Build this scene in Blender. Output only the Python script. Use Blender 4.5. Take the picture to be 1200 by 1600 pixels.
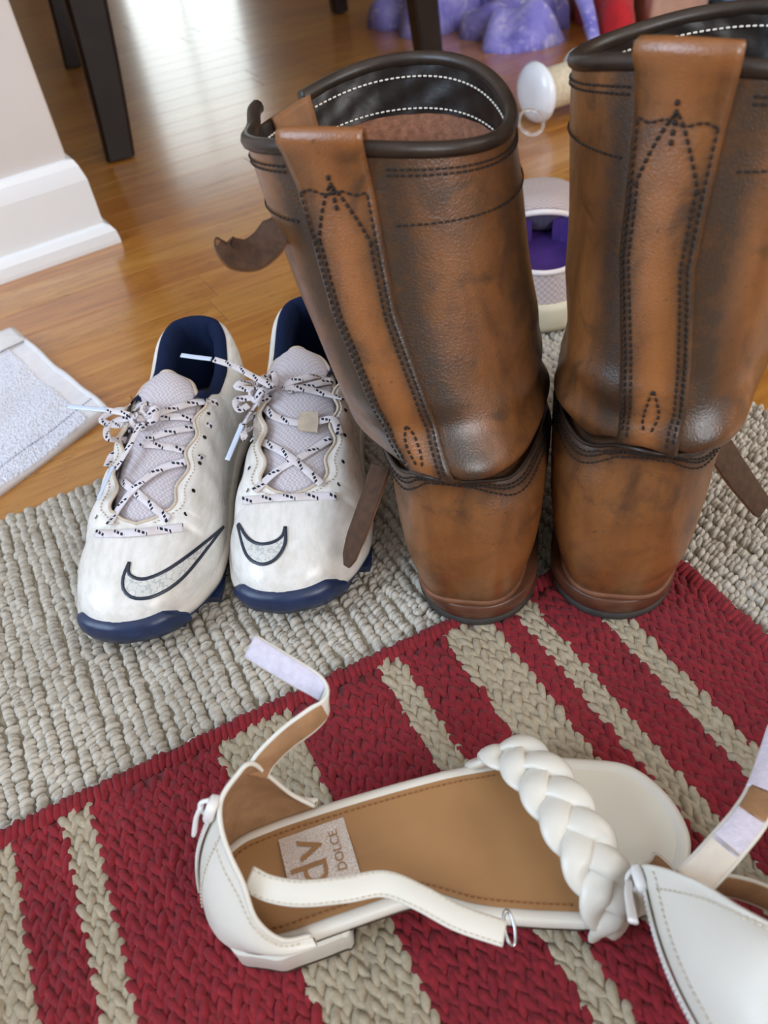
import bpy, bmesh, math, random
import numpy as np
from mathutils import Vector, Matrix
from mathutils.bvhtree import BVHTree

for o in list(bpy.data.objects): bpy.data.objects.remove(o)
scene = bpy.context.scene
COL = scene.collection
rng = np.random.default_rng(7)
random.seed(7)

# ------------------------------------------------------------------ camera
CAM_H, PITCH, ROLL, FPX = 0.41, math.radians(43.5), math.radians(8.0), 1240.0
C0 = np.array([0.0, 0.0, CAM_H])
FW = np.array([0, math.cos(PITCH), -math.sin(PITCH)])
_r0 = np.array([1.0, 0, 0]); _u0 = np.array([0, math.sin(PITCH), math.cos(PITCH)])
RT = _r0*math.cos(ROLL) - _u0*math.sin(ROLL)
UP = _u0*math.cos(ROLL) + _r0*math.sin(ROLL)
camd = bpy.data.cameras.new('camera'); cam = bpy.data.objects.new('camera', camd); COL.objects.link(cam)
camd.sensor_fit = 'VERTICAL'; camd.sensor_height = 36.0; camd.lens = 36.0*FPX/1600.0
camd.clip_start = 0.01; camd.clip_end = 60
cam.matrix_world = Matrix(((RT[0], UP[0], -FW[0], C0[0]), (RT[1], UP[1], -FW[1], C0[1]), (RT[2], UP[2], -FW[2], C0[2]), (0, 0, 0, 1)))
scene.camera = cam
camd.dof.use_dof = True; camd.dof.focus_distance = 0.50; camd.dof.aperture_fstop = 9.0

def ray(x, y): return FW + RT*(x-600)/FPX - UP*(y-800)/FPX
def at(x, y, z=0.0):            # point of a horizontal plane seen at a place in the photograph
    d = ray(x, y); return C0 + d*((z-CAM_H)/d[2])
def aty(x, y, Y):               # point of the upright plane at distance Y
    d = ray(x, y); return C0 + d*(Y/d[1])

# ------------------------------------------------------------------ light
world = bpy.data.worlds.new('world'); scene.world = world; world.use_nodes = True
wn = world.node_tree.nodes; bg = wn['Background']
bg.inputs[0].default_value = (0.80, 0.90, 1.0, 1); bg.inputs[1].default_value = 1.0
vs = scene.view_settings
vs.view_transform = 'Standard'; vs.look = 'None'; vs.gamma = 1.0; vs.use_curve_mapping = False
vs.exposure = 0.45
def area(name, loc, target, sx, sy, power, color):
    l = bpy.data.lights.new(name, 'AREA'); l.shape = 'RECTANGLE'; l.size = sx; l.size_y = sy
    l.energy = power; l.color = color
    o = bpy.data.objects.new(name, l); COL.objects.link(o); o.location = loc
    o.rotation_euler = (Vector(target)-Vector(loc)).to_track_quat('-Z', 'Y').to_euler()
    return o
# daylight through the windows of the room (each sits in its window opening)
area('window_daylight_left', (-1.97, -0.55, 1.45), (0.6, -0.55, 0.75), 1.5, 1.5, 44, (0.58, 0.77, 1.0))
area('window_daylight_right', (2.57, 0.1, 1.45), (-0.3, 0.1, 0.6), 1.5, 1.5, 17, (1.0, 0.93, 0.82))
area('window_daylight_far', (-0.95, 6.97, 1.05), (-0.95, 0, 0.9), 0.9, 1.9, 6.0, (0.95, 1.0, 0.90))
area('window_daylight_rear', (1.25, -1.97, 1.5), (0.9, 2, 0.6), 1.6, 1.4, 38, (0.97, 0.97, 1.0))

# ------------------------------------------------------------------ mesh helpers
def srgb(h):
    h = h.lstrip('#'); c = [int(h[i:i+2], 16)/255 for i in (0, 2, 4)]
    return tuple(x/12.92 if x <= .04045 else ((x+.055)/1.055)**2.4 for x in c)

def mk(name, V, F, mat=None, parent=None, smooth=True, kind=None, attrs=None):
    """one mesh object from vertices and faces (F: array of equal faces or list of tuples)"""
    me = bpy.data.meshes.new(name)
    V = np.asarray(V, dtype=np.float64)
    if isinstance(F, np.ndarray):
        k = F.shape[1]
        me.vertices.add(len(V)); me.vertices.foreach_set('co', V.astype(np.float32).ravel())
        me.loops.add(F.size); me.loops.foreach_set('vertex_index', F.astype(np.int32).ravel())
        me.polygons.add(len(F)); me.polygons.foreach_set('loop_start', np.arange(0, F.size, k, dtype=np.int32))
        me.update(calc_edges=True); me.validate()
    else:
        me.from_pydata([tuple(v) for v in V], [], [tuple(f) for f in F]); me.update()
    if smooth: me.polygons.foreach_set('use_smooth', [True]*len(me.polygons))
    if attrs:
        for an, av in attrs.items():
            a = me.attributes.new(an, 'FLOAT', 'POINT'); a.data.foreach_set('value', np.asarray(av, dtype=np.float32).ravel())
    o = bpy.data.objects.new(name, me); COL.objects.link(o)
    if mat is not None: me.materials.append(mat)
    if parent is not None: o.parent = parent
    if kind: o['kind'] = kind
    return o

def tag(o, label=None, cat=None, group=None, kind=None):
    if label: o['label'] = label
    if cat: o['category'] = cat
    if group: o['group'] = group
    if kind: o['kind'] = kind
    return o

def empty(name, loc=(0, 0, 0), label=None, cat=None, group=None):
    o = bpy.data.objects.new(name, None); COL.objects.link(o); o.location = loc; o.empty_display_size = 0.02
    return tag(o, label, cat, group)

def gridF(nu, nv, cu=False, cv=False):
    """quads of a nu x nv vertex grid (index = i*nv + j)"""
    i = np.arange(nu if cu else nu-1); j = np.arange(nv if cv else nv-1)
    I, J = np.meshgrid(i, j, indexing='ij'); I2 = (I+1) % nu; J2 = (J+1) % nv
    return np.stack([I*nv+J, I2*nv+J, I2*nv+J2, I*nv+J2], -1).reshape(-1, 4)

def cat_meshes(parts):
    Vs, Fs, n = [], [], 0
    for V, F in parts:
        V = np.asarray(V); Vs.append(V); Fs += [tuple(int(a)+n for a in f) for f in F]; n += len(V)
    return np.concatenate(Vs), Fs

def nrm(a): 
    a = np.asarray(a, float); return a/np.maximum(np.linalg.norm(a, axis=-1, keepdims=True), 1e-12)

def smoothpath(P, n, closed=False):
    """Catmull-Rom through P, n samples evenly spaced by length"""
    P = np.asarray(P, float)
    if closed: Q = np.vstack([P[-1], P, P[0], P[1]])
    else: Q = np.vstack([2*P[0]-P[1], P, 2*P[-1]-P[-2]])
    out = []
    for i in range(1, len(Q)-2):
        t = np.linspace(0, 1, 24, endpoint=False)[:, None]
        p0, p1, p2, p3 = Q[i-1], Q[i], Q[i+1], Q[i+2]
        out.append(.5*((2*p1)+(-p0+p2)*t+(2*p0-5*p1+4*p2-p3)*t**2+(-p0+3*p1-3*p2+p3)*t**3))
    out.append(P[:1] if closed else P[-1:])
    D = np.vstack(out); s = np.r_[0, np.cumsum(np.linalg.norm(np.diff(D, axis=0), axis=1))]
    q = np.linspace(0, s[-1], n, endpoint=not closed)
    return np.stack([np.interp(q, s, D[:, k]) for k in range(D.shape[1])], -1)

def tangents(P):
    return nrm(np.gradient(np.asarray(P, float), axis=0))

def tubeVF(P, r, k=8, closed=False, flat=None, up=None):
    """tube along P; r scalar or per point; flat = (a,b) cross radii along side / normal; up = normals"""
    P = np.asarray(P, float); n = len(P); T = tangents(P)
    if closed: T = nrm(np.roll(P, -1, 0)-np.roll(P, 1, 0))
    if up is None:
        N = np.zeros_like(P); ref = np.array([0, 0, 1.0]) if abs(T[0][2]) < .9 else np.array([1.0, 0, 0])
        v = ref
        for i in range(n):
            v = v-T[i]*np.dot(v, T[i]); v = v/max(np.linalg.norm(v), 1e-9); N[i] = v
    else:
        N = np.broadcast_to(np.asarray(up, float), P.shape); N = nrm(N-T*(N*T).sum(-1, keepdims=True))
    B = np.cross(T, N)
    a = np.linspace(0, 2*np.pi, k, endpoint=False)
    r = np.broadcast_to(np.asarray(r, float), (n,))[:, None, None]
    ra, rb = (1, 1) if flat is None else flat
    V = P[:, None]+r*(ra*np.cos(a)[None, :, None]*B[:, None]+rb*np.sin(a)[None, :, None]*N[:, None])
    F = gridF(n, k, closed, True).tolist()
    V = V.reshape(-1, 3)
    if not closed:
        F.append(list(range(k))[::1]); F.append([(n-1)*k+i for i in range(k)][::-1])
    return V, F

def ribbonVF(P, N, width, thick, bev=0.25, k=None):
    """flat band along P, N = face normals, width along N x T; rounded rectangular section"""
    P = np.asarray(P, float); n = len(P); T = tangents(P)
    N = np.broadcast_to(np.asarray(N, float), P.shape); N = nrm(N-T*(N*T).sum(-1, keepdims=True)); B = np.cross(T, N)
    w = np.broadcast_to(np.asarray(width, float), (n,))[:, None, None]/2; h = thick/2
    e = h*.8
    sec = np.array([(-1, -e, 0), (-1, 0, 0)])
    # section as (x fraction, x absolute inset, z)
    S = [(-1, e, -1), (1, -e, -1), (1, 0, -.35), (1, 0, .35), (1, -e, 1), (0, 0, 1), (-1, e, 1), (-1, 0, .35), (-1, 0, -.35)]
    sx = np.array([s[0] for s in S])[None, :, None]; ix = np.array([s[1] for s in S])[None, :, None]; sz = np.array([s[2] for s in S])[None, :, None]
    V = P[:, None]+B[:, None]*(sx*w+ix)+N[:, None]*sz*h
    m = len(S); F = gridF(n, m, False, True).tolist()
    F.append(list(range(m))); F.append([(n-1)*m+i for i in range(m)][::-1])
    return V.reshape(-1, 3), F

def boxVF(lo, hi):
    x0, y0, z0 = lo; x1, y1, z1 = hi
    V = [(x0, y0, z0), (x1, y0, z0), (x1, y1, z0), (x0, y1, z0), (x0, y0, z1), (x1, y0, z1), (x1, y1, z1), (x0, y1, z1)]
    F = [(0, 3, 2, 1), (4, 5, 6, 7), (0, 1, 5, 4), (1, 2, 6, 5), (2, 3, 7, 6), (3, 0, 4, 7)]
    return V, F

def stitchVF(P, N, pitch=.0032, length=.0024, r=.00045, slant=0.0):
    """little thread capsules along P lying on a surface with normals N"""
    P = np.asarray(P, float); N = np.asarray(N, float); s = np.r_[0, np.cumsum(np.linalg.norm(np.diff(P, axis=0), axis=1))]
    m = max(2, int(s[-1]/pitch)); q = (np.arange(m)+.5)*s[-1]/m
    c = np.stack([np.interp(q, s, P[:, k]) for k in range(3)], -1)
    Np = nrm(np.stack([np.interp(q, s, N[:, k]) for k in range(3)], -1))
    T = np.stack([np.interp(q, s, tangents(P)[:, k]) for k in range(3)], -1); T = nrm(T-Np*(T*Np).sum(-1, keepdims=True))
    B = np.cross(Np, T)
    if slant: T = nrm(T+B*slant); B = np.cross(Np, T)
    ax = np.array([-1, -.7, .7, 1.0]); rr = np.array([.25, 1, 1, .25]); a = np.arange(5)*2*np.pi/5
    V = c[:, None, None]+T[:, None, None]*(ax*length/2)[None, :, None, None]+r*rr[None, :, None, None]*(np.cos(a)[None, None, :, None]*B[:, None, None]+np.sin(a)[None, None, :, None]*Np[:, None, None])
    f = gridF(4, 5, False, True); f = np.vstack([f])
    F = (f[None]+(np.arange(m)*20)[:, None, None]).reshape(-1, 4)
    return V.reshape(-1, 3), F

def bvh_of(objs):
    V, F, n = [], [], 0
    for o in objs:
        M = o.matrix_world if o.parent is None else o.parent.matrix_world @ o.matrix_world
        me = o.data
        for v in me.vertices: V.append(o.matrix_basis @ v.co)
        for p in me.polygons: F.append([i+n for i in p.vertices])
        n += len(me.vertices)
    return BVHTree.FromPolygons(V, F)

def onto(bvh, pts, lift=0.0):
    """points of the photograph laid on a surface that already stands in the scene"""
    P, N = [], []
    for (x, y) in pts:
        d = ray(x, y); h = bvh.ray_cast(Vector(C0), Vector(d).normalized())
        if h[0] is None: continue
        n = np.array(h[1]); n = -n if n@d > 0 else n
        P.append(np.array(h[0])+n*lift); N.append(n)
    return np.array(P), np.array(N)

# ------------------------------------------------------------------ material helpers
class NT:
    def __init__(s, name):
        s.m = bpy.data.materials.new(name); s.m.use_nodes = True; s.t = s.m.node_tree; s.n = s.t.nodes
        s.b = s.n['Principled BSDF']
    def node(s, typ, **kw):
        n = s.n.new(typ)
        for k, v in kw.items():
            if k.startswith('_'): setattr(n, k[1:], v)
            else: n.inputs[k.replace('__', ' ')].default_value = v
        return n
    def link(s, a, b): s.t.links.new(a, b)
    def coord(s, which='Object', scale=(1, 1, 1), rot=(0, 0, 0)):
        c = s.n.new('ShaderNodeTexCoord'); m = s.n.new('ShaderNodeMapping'); m.inputs['Scale'].default_value = scale; m.inputs['Rotation'].default_value = rot
        s.link(c.outputs[which], m.inputs[0]); return m.outputs[0]
    def noise(s, vec, scale, detail=3, rough=.5, dist=0):
        n = s.node('ShaderNodeTexNoise', Scale=scale, Detail=detail, Roughness=rough, Distortion=dist)
        if vec is not None: s.link(vec, n.inputs['Vector'])
        return n.outputs['Fac']
    def ramp(s, fac, stops, mode='LINEAR'):
        r = s.n.new('ShaderNodeValToRGB'); cr = r.color_ramp; cr.interpolation = mode
        while len(cr.elements) < len(stops): cr.elements.new(.5)
        for e, (p, c) in zip(cr.elements, stops):
            e.position = p; e.color = (*c, 1) if len(c) == 3 else c
        s.link(fac, r.inputs[0]); return r.outputs[0]
    def mix(s, fac, a, b, mode='MIX'):
        n = s.n.new('ShaderNodeMix'); n.data_type = 'RGBA'; n.blend_type = mode
        for sock, v in ((n.inputs[0], fac), (n.inputs[6], a), (n.inputs[7], b)):
            if isinstance(v, (int, float)): sock.default_value = v
            elif isinstance(v, tuple): sock.default_value = (*v, 1) if len(v) == 3 else v
            else: s.link(v, sock)
        return n.outputs[2]
    def math(s, op, a, b=0.0, clamp=False):
        n = s.n.new('ShaderNodeMath'); n.operation = op; n.use_clamp = clamp
        for sock, v in ((n.inputs[0], a), (n.inputs[1], b)):
            if isinstance(v, (int, float)): sock.default_value = v
            else: s.link(v, sock)
        return n.outputs[0]
    def attr(s, name):
        a = s.n.new('ShaderNodeAttribute'); a.attribute_name = name; return a.outputs['Fac']
    def bump(s, h, strength=.3, dist=.001):
        b = s.node('ShaderNodeBump', Strength=strength, Distance=dist); s.link(h, b.inputs['Height'])
        s.link(b.outputs[0], s.b.inputs['Normal']); return b
    def set(s, **kw):
        for k, v in kw.items():
            k = k.replace('__', ' ')
            if isinstance(v, (int, float, tuple)):
                s.b.inputs[k].default_value = (*v, 1) if isinstance(v, tuple) and len(v) == 3 and k in ('Base Color', 'Sheen Tint', 'Emission Color', 'Specular Tint') else v
            else: s.link(v, s.b.inputs[k])
        return s

def simple(name, col, rough=.5, var=.12, nscale=60, bump=0, bscale=400, spec=.5, metal=0, coat=0, sheen=0, detail=3):
    t = NT(name); c = srgb(col) if isinstance(col, str) else col
    v = t.coord('Object'); n = t.noise(v, nscale, detail)
    lo = tuple(x*(1-var) for x in c); hi = tuple(min(1, x*(1+var)) for x in c)
    t.set(Base__Color=t.ramp(n, [(.3, lo), (.7, hi)]), Roughness=rough, Metallic=metal)
    t.b.inputs['Specular IOR Level'].default_value = spec
    if coat: t.set(Coat__Weight=coat, Coat__Roughness=.15)
    if sheen: t.set(Sheen__Weight=sheen, Sheen__Roughness=.5)
    if bump:
        t.bump(t.noise(v, bscale, 4), bump, .0006)
    return t.m
# ------------------------------------------------------------------ the room
FLZ = -0.012          # top of the floor boards; z = 0 is the face of the pale rug
MWALL = simple('wall_paint', '#d8d2cf', .6, .02, 8, .05, 200)
MWALLT = simple('tan_wall_paint', '#9c8a72', .7, .04, 6, .05, 200)
MTRIM = simple('trim_gloss_paint', '#eef1f4', .35, .015, 10)
MCEIL = simple('ceiling_paint', '#efeeec', .8, .02, 5)

def wood_mat():
    t = NT('oak_floor_varnish'); v = t.coord('Object')
    oi = t.n.new('ShaderNodeObjectInfo')
    sh = t.node('ShaderNodeVectorMath', _operation='ADD'); cx = t.n.new('ShaderNodeCombineXYZ')
    t.link(t.math('MULTIPLY', oi.outputs['Random'], 13.0), cx.inputs[0]); t.link(t.math('MULTIPLY', oi.outputs['Random'], 7.0), cx.inputs[1])
    t.link(v, sh.inputs[0]); t.link(cx.outputs[0], sh.inputs[1])
    mp = t.n.new('ShaderNodeMapping'); mp.inputs['Scale'].default_value = (1, 9, 9); t.link(sh.outputs[0], mp.inputs[0])
    g = t.noise(mp.outputs[0], 9, 6, .6, .7)
    base = t.ramp(g, [(.25, srgb('#9a5f1c')), (.5, srgb('#b67d30')), (.75, srgb('#c9944a'))])
    tint = t.ramp(oi.outputs['Random'], [(0, srgb('#e0b88c')), (.5, (1, 1, 1)), (1, srgb('#fbe0bd'))])
    c1 = t.mix(.55, base, tint, 'MULTIPLY')
    mp2 = t.n.new('ShaderNodeMapping'); mp2.inputs['Scale'].default_value = (1, 11, 1); t.link(sh.outputs[0], mp2.inputs[0])
    fl = t.noise(mp2.outputs[0], 42, 2, .5)
    zone = t.noise(sh.outputs[0], 5, 1)
    flk = t.math('MULTIPLY', t.math('GREATER_THAN', fl, .66), t.math('GREATER_THAN', zone, .5))
    col = t.mix(t.math('MULTIPLY', flk, .7), c1, srgb('#5a2c0a'))
    t.set(Base__Color=col, Roughness=.32, Coat__Weight=.85, Coat__Roughness=.15)
    wav = t.noise(t.coord('Object', (1, 3, 1)), 22, 2)
    t.bump(wav, .05, .004)
    return t.m
MWOOD = wood_mat()
MGAP = simple('floor_joint_dark', '#3a1d08', .8, .2, 30)

floor = mk('floor', *boxVF((-2.0, -2.0, FLZ-.05), (2.6, 7.0, FLZ-.0045)), MGAP, smooth=False); tag(floor, kind='structure')
# boards run at BDIR; one plank mesh per length, every visible plank is its own piece
BANG = math.radians(25.5); bd = np.array([math.cos(BANG), math.sin(BANG)]); bn = np.array([-bd[1], bd[0]])
PW = .0635
seam0 = float(np.dot(at(336, 464, FLZ)[:2], bn)); joint0 = float(np.dot(at(320, 440, FLZ)[:2], bd))
def plank_mesh(L):
    g = .0003; b = .0004
    V, F = [], []
    for z, ins in ((FLZ-.0045-FLZ, 0), (-b, 0), (0, b)):
        x0, x1, y0, y1 = g+ins, L-g-ins, g+ins, PW-g-ins
        V += [(x0, y0, z), (x1, y0, z), (x1, y1, z), (x0, y1, z)]
    for k in (0, 1):
        for i in range(4): F.append((k*4+i, k*4+(i+1) % 4, k*4+4+(i+1) % 4, k*4+4+i))
    F.append((8, 9, 10, 11)); return V, F
plank_meshes = {}
planks = []
lens = [.55, .8, 1.05, 1.3, 1.6]
for r in range(-60, 130):
    y = seam0+r*PW
    s = joint0 if r == 0 else joint0+random.uniform(-1.5, 1.5)
    s0 = s
    row = []
    while s0 < 8: L = random.choice(lens); row.append((s0, L)); s0 += L
    s0 = s
    while s0 > -6: L = random.choice(lens); s0 -= L; row.append((s0, L))
    for (a, L) in row:
        p = bd*a+bn*y; q = bd*(a+L)+bn*(y+PW); mid = (p+q)/2
        cs = np.array([p, p+bd*L, p+bd*L+bn*PW, p+bn*PW])
        if mid[0] < -2.6 or mid[0] > 3.2 or mid[1] < -2.4 or mid[1] > 7.3: continue
        v = np.array([mid[0], mid[1], FLZ])-C0; w = v@FW
        vis = 0
        for t_ in np.linspace(0, 1, 9):
            for u_ in (0, 1):
                P = np.array([*(p+bd*L*t_+bn*PW*u_), FLZ])-C0; w = P@FW
                if w > .05:
                    X = 600+FPX*(P@RT)/w; Y = 800-FPX*(P@UP)/w
                    if -60 < X < 1260 and -60 < Y < 900: vis += 1/w
        planks.append((vis, a, y, L))
planks.sort(key=lambda t: -t[0])
restV, restF, nn = [], [], 0
for i, (vis, a, y, L) in enumerate(planks):
    if i < 290 and vis > 0:
        if L not in plank_meshes:
            o = mk('plank', *plank_mesh(L), MWOOD, floor, smooth=False); plank_meshes[L] = o.data
        else:
            o = bpy.data.objects.new('plank', plank_meshes[L]); COL.objects.link(o); o.parent = floor
        p = bd*a+bn*y; o.location = (p[0], p[1], FLZ); o.rotation_euler = (0, 0, BANG)
    else:
        V, F = plank_mesh(L); p = bd*a+bn*y
        restV += [(p[0]+bd[0]*v[0]+bn[0]*v[1], p[1]+bd[1]*v[0]+bn[1]*v[1], FLZ+v[2]) for v in V]
        restF += [tuple(q+nn for q in f) for f in F]; nn += len(V)
mk('plank_field', restV, restF, MWOOD, floor, smooth=False, kind='stuff')

# shell: side walls with windows, far wall with a glazed door, ceiling
def wall_with_hole(name, axis, pos, lo, hi, hz0, hz1, h0, h1, thick):
    """wall in plane axis=pos spanning lo..hi, hole h0..h1 x hz0..hz1"""
    parts = []
    for (a, b, z0, z1) in ((lo, h0, FLZ-.05, 2.6), (h1, hi, FLZ-.05, 2.6), (h0, h1, FLZ-.05, hz0), (h0, h1, hz1, 2.6)):
        if b-a < 1e-3 or z1-z0 < 1e-3: continue
        p, q = sorted((pos, pos+thick))
        parts.append(boxVF((p, a, z0), (q, b, z1)) if axis == 'x' else boxVF((a, p, z0), (b, q, z1)))
    return tag(mk(name, *cat_meshes(parts), MWALLT, smooth=False), kind='structure')
wall_with_hole('wall_left', 'x', -2.0, -2.1, 7.1, .7, 2.2, -1.3, .2, -.1)
wall_with_hole('wall_right', 'x', 2.6, -2.1, 7.1, .7, 2.2, -.65, .85, .1)
wall_with_hole('wall_back', 'y', -2.0, -2.0, 2.6, .8, 2.2, .45, 2.05, -.1)
wall_with_hole('wall_far', 'y', 7.0, -2.0, 2.6, .08, 2.02, -1.4, -.5, .1)
tag(mk('ceiling', *boxVF((-2.1, -2.1, 2.6), (2.7, 7.1, 2.7)), MCEIL, smooth=False), kind='structure')
def window_frame(name, axis, pos, a0, a1, z0, z1, na, nz):
    w = empty(name); tag(w, kind='structure')
    def bar(nm, A0, A1, Z0, Z1):
        d = .04
        mk(nm, *(boxVF((pos-d/2, A0, Z0), (pos+d/2, A1, Z1)) if axis == 'x' else boxVF((A0, pos-d/2, Z0), (A1, pos+d/2, Z1))), MTRIM, w, smooth=False)
    f = .05
    bar('frame', a0, a0+f, z0, z1); bar('frame', a1-f, a1, z0, z1); bar('frame', a0+f, a1-f, z0, z0+f); bar('frame', a0+f, a1-f, z1-f, z1)
    for i in range(1, na): x = a0+(a1-a0)*i/na; bar('muntin', x-.012, x+.012, z0+f, z1-f)
    for i in range(1, nz): z = z0+(z1-z0)*i/nz; bar('muntin', a0+f, a1-f, z-.012, z+.012)
window_frame('window_1', 'x', -1.93, -1.3, .2, .7, 2.2, 2, 2)
window_frame('window_2', 'x', 2.53, -.65, .85, .7, 2.2, 2, 2)
window_frame('window_3', 'y', -1.93, .45, 2.05, .8, 2.2, 2, 2)
window_frame('window_4', 'y', 6.93, -1.4, -.5, .08, 2.02, 2, 1)

# the white wall end with its moulded baseboard at the left
cA = at(190, 378, FLZ)[:2]; cB = at(0, 445, FLZ)[:2]
wd = nrm(cB-cA); wnorm = np.array([wd[1], -wd[0]]); 
if wnorm[1] > 0: wnorm = -wnorm          # faces the camera
# profile of skirting: (out from wall, height)
prof = [(0, .106), (.005, .105), (.008, .098), (.0105, .088), (.012, .081), (.0125, .026), (.014, .0245), (.018, .023), (.0225, .016), (.024, .005), (.024, 0.0)]
inner = cA-wnorm*.024-(-wd)*.024          # wall corner
def wpt(s, out, z):                        # s along the face to the left, out from the face
    return (*(inner+wd*s+wnorm*out), FLZ+z)
wt = .14; wl = 1.45
far_in = inner-wnorm*wt
V = []
for z in (-.04, 2.612):
    V += [(*inner, FLZ+z), (*(inner+wd*wl), FLZ+z), (*(far_in+wd*wl), FLZ+z), (*far_in, FLZ+z)]
ws = mk('wall_side', V, [(0, 1, 2, 3), (7, 6, 5, 4), (0, 4, 5, 1), (1, 5, 6, 2), (2, 6, 7, 3), (3, 7, 4, 0)], MWALL, smooth=False); tag(ws, kind='structure')
bev = ws.modifiers.new('bevel', 'BEVEL'); bev.width = .003; bev.segments = 2
V, n = [], len(prof)
for o_, z in prof:                          # run: left end of the face -> corner -> back along the end
    V += [(*(inner+wd*wl+wnorm*o_), FLZ+z), (*(inner+wnorm*o_-wd*o_), FLZ+z), (*(far_in-wnorm*o_-wd*o_), FLZ+z), (*(far_in+wd*wl-wnorm*o_), FLZ+z)]
F = []
for i in range(n-1):
    for k in range(3): F.append((i*4+k, i*4+k+1, i*4+4+k+1, i*4+4+k))
bb = mk('baseboard_side', V, F, MTRIM, smooth=False); tag(bb, kind='structure')
# ------------------------------------------------------------------ rugs
def lozenge(na=7, nc=5):
    """upper shell of a plump teardrop, unit length 2 (x), half width 1, height 1"""
    t = np.linspace(-1, 1, na); V = []
    for x in t:
        w = max(0.0, 1-abs(x)**2.4)**.5*(1-.18*x)
        for a in np.linspace(-.12*np.pi, 1.12*np.pi, nc): V.append((x, w*math.cos(a), w*math.sin(a)))
    return np.array(V), gridF(na, nc)
LZV, LZF = lozenge()
def strands(cen, dirs, half_len, half_w, half_h, tilt=0.0, tmpl=(LZV, LZF), jit=.1):
    """many teardrops: centre (n,3), direction (n,2)"""
    n = len(cen); T, Fm = tmpl
    dirs = nrm(dirs); side = np.stack([-dirs[:, 1], dirs[:, 0]], -1)
    s = 1+jit*rng.standard_normal((n, 3))
    L = half_len*s[:, 0]; W = half_w*s[:, 1]; H = half_h*s[:, 2]
    X = T[None, :, 0]*L[:, None]; Y = T[None, :, 1]*W[:, None]; Z = T[None, :, 2]*H[:, None]+X*tilt
    V = np.empty((n, len(T), 3))
    V[:, :, :2] = cen[:, None, :2]+X[..., None]*dirs[:, None]+Y[..., None]*side[:, None]
    V[:, :, 2] = cen[:, None, 2]+Z
    F = (Fm[None]+(np.arange(n)*len(T))[:, None, None]).reshape(-1, 4)
    return V.reshape(-1, 3), F

def yarn_mat(name, dark, mid, light, nscale=250, rough=.85, sheen=.3):
    t = NT(name); v = t.coord('Object')
    a = t.noise(v, nscale, 3, .6); b = t.noise(v, 14, 3)
    c = t.mix(.35, t.ramp(a, [(.3, srgb(dark)), (.5, srgb(mid)), (.75, srgb(light))]), t.ramp(b, [(.3, srgb(dark)), (.55, srgb(mid)), (.8, srgb(light))]))
    t.set(Base__Color=c, Roughness=rough, Sheen__Weight=sheen*.3, Sheen__Roughness=.6)
    t.b.inputs['Specular IOR Level'].default_value = .25
    t.bump(t.noise(v, 900, 3, .7), .6, .0007)
    return t.m
MRED = yarn_mat('red_yarn', '#5c1019', '#7d1722', '#97212b')
MREDB = yarn_mat('red_binding_yarn', '#62121b', '#811b25', '#9a262f')
MTAN = yarn_mat('tan_yarn', '#8a7e68', '#a3967f', '#b8ac94')
MPALE = yarn_mat('pale_wool', '#a8a092', '#c2bbae', '#d8d2c6', 180, .9)
MBACK = simple('rug_backing', '#8d8370', .95, .15, 120)
MBACKR = simple('rug_backing_red', '#4c0c13', .95, .15, 120)

# pale looped rug -------------------------------------------------
pc = np.array([.215, .723]); pa = math.radians(24); pe = np.array([math.cos(pa), math.sin(pa)]); pd = np.array([pe[1], -pe[0]])
prug = empty('looped_rug', (*(pc-pe*.42+pd*.31), FLZ), 'cream wool rug of twisted loop rows lying on the wood floor', 'rug')
def prel(V): V = np.array(V, float); V[:, :] -= np.array(prug.location); return V
ew, dw = .84, .62
cs = [pc, pc-pe*ew, pc-pe*ew+pd*dw, pc+pd*dw]
def slab(cs, z0, z1):
    V = [(*c, z0) for c in cs]+[(*c, z1) for c in cs]
    return np.array(V), [(0, 1, 2, 3), (7, 6, 5, 4), (0, 4, 5, 1), (1, 5, 6, 2), (2, 6, 7, 3), (3, 7, 4, 0)]
V, F = slab(cs, FLZ, -.0055); mk('backing', prel(V), F, MBACK, prug, smooth=False)
RP, LP = .0072, .0035
rows = int(ew/RP); N_ = int(dw/LP)
I, J = np.meshgrid(np.arange(rows), np.arange(N_), indexing='ij')
wob = .0012*np.sin(J*.11+I*1.7)+.0010*np.sin(J*.047+I*.6)
e_ = -(I+.5)*RP+wob+.0005*rng.standard_normal(I.shape); d_ = (J+.5*((I % 2)))*LP+.003+.0006*rng.standard_normal(I.shape)
P = pc+e_[..., None]*pe+d_[..., None]*pd
hz = -.0058+.0009*np.sin(J*.6+I*2.1)*np.sin(I*.9)+.0008*np.sin(P[..., 0]*31)*np.sin(P[..., 1]*23)+.0005*rng.standard_normal(I.shape)
cen = np.concatenate([P, hz[..., None]], -1).reshape(-1, 3)
# keep what is not buried under the red rug
RA = math.radians(21); re_ = np.array([math.cos(RA), math.sin(RA)]); rd_ = np.array([re_[1], -re_[0]]); RC = np.array([.192, .348])-np.array([math.sin(RA), -math.cos(RA)])*.033
rel = cen[:, :2]-RC; uu = rel@re_; vv = rel@rd_
keep = ~((uu < -.02) & (uu > -.68) & (vv > .02) & (vv < .5))
cen = cen[keep]
ang = pa+math.radians(24)+.16*rng.standard_normal(len(cen))
dirs = np.stack([np.cos(ang), np.sin(ang)], -1)
V, F = strands(cen, dirs, RP*.60, LP*.74, .0052, jit=.13)
mk('loop_pile', prel(V), F, MPALE, prug, kind='stuff')

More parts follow.
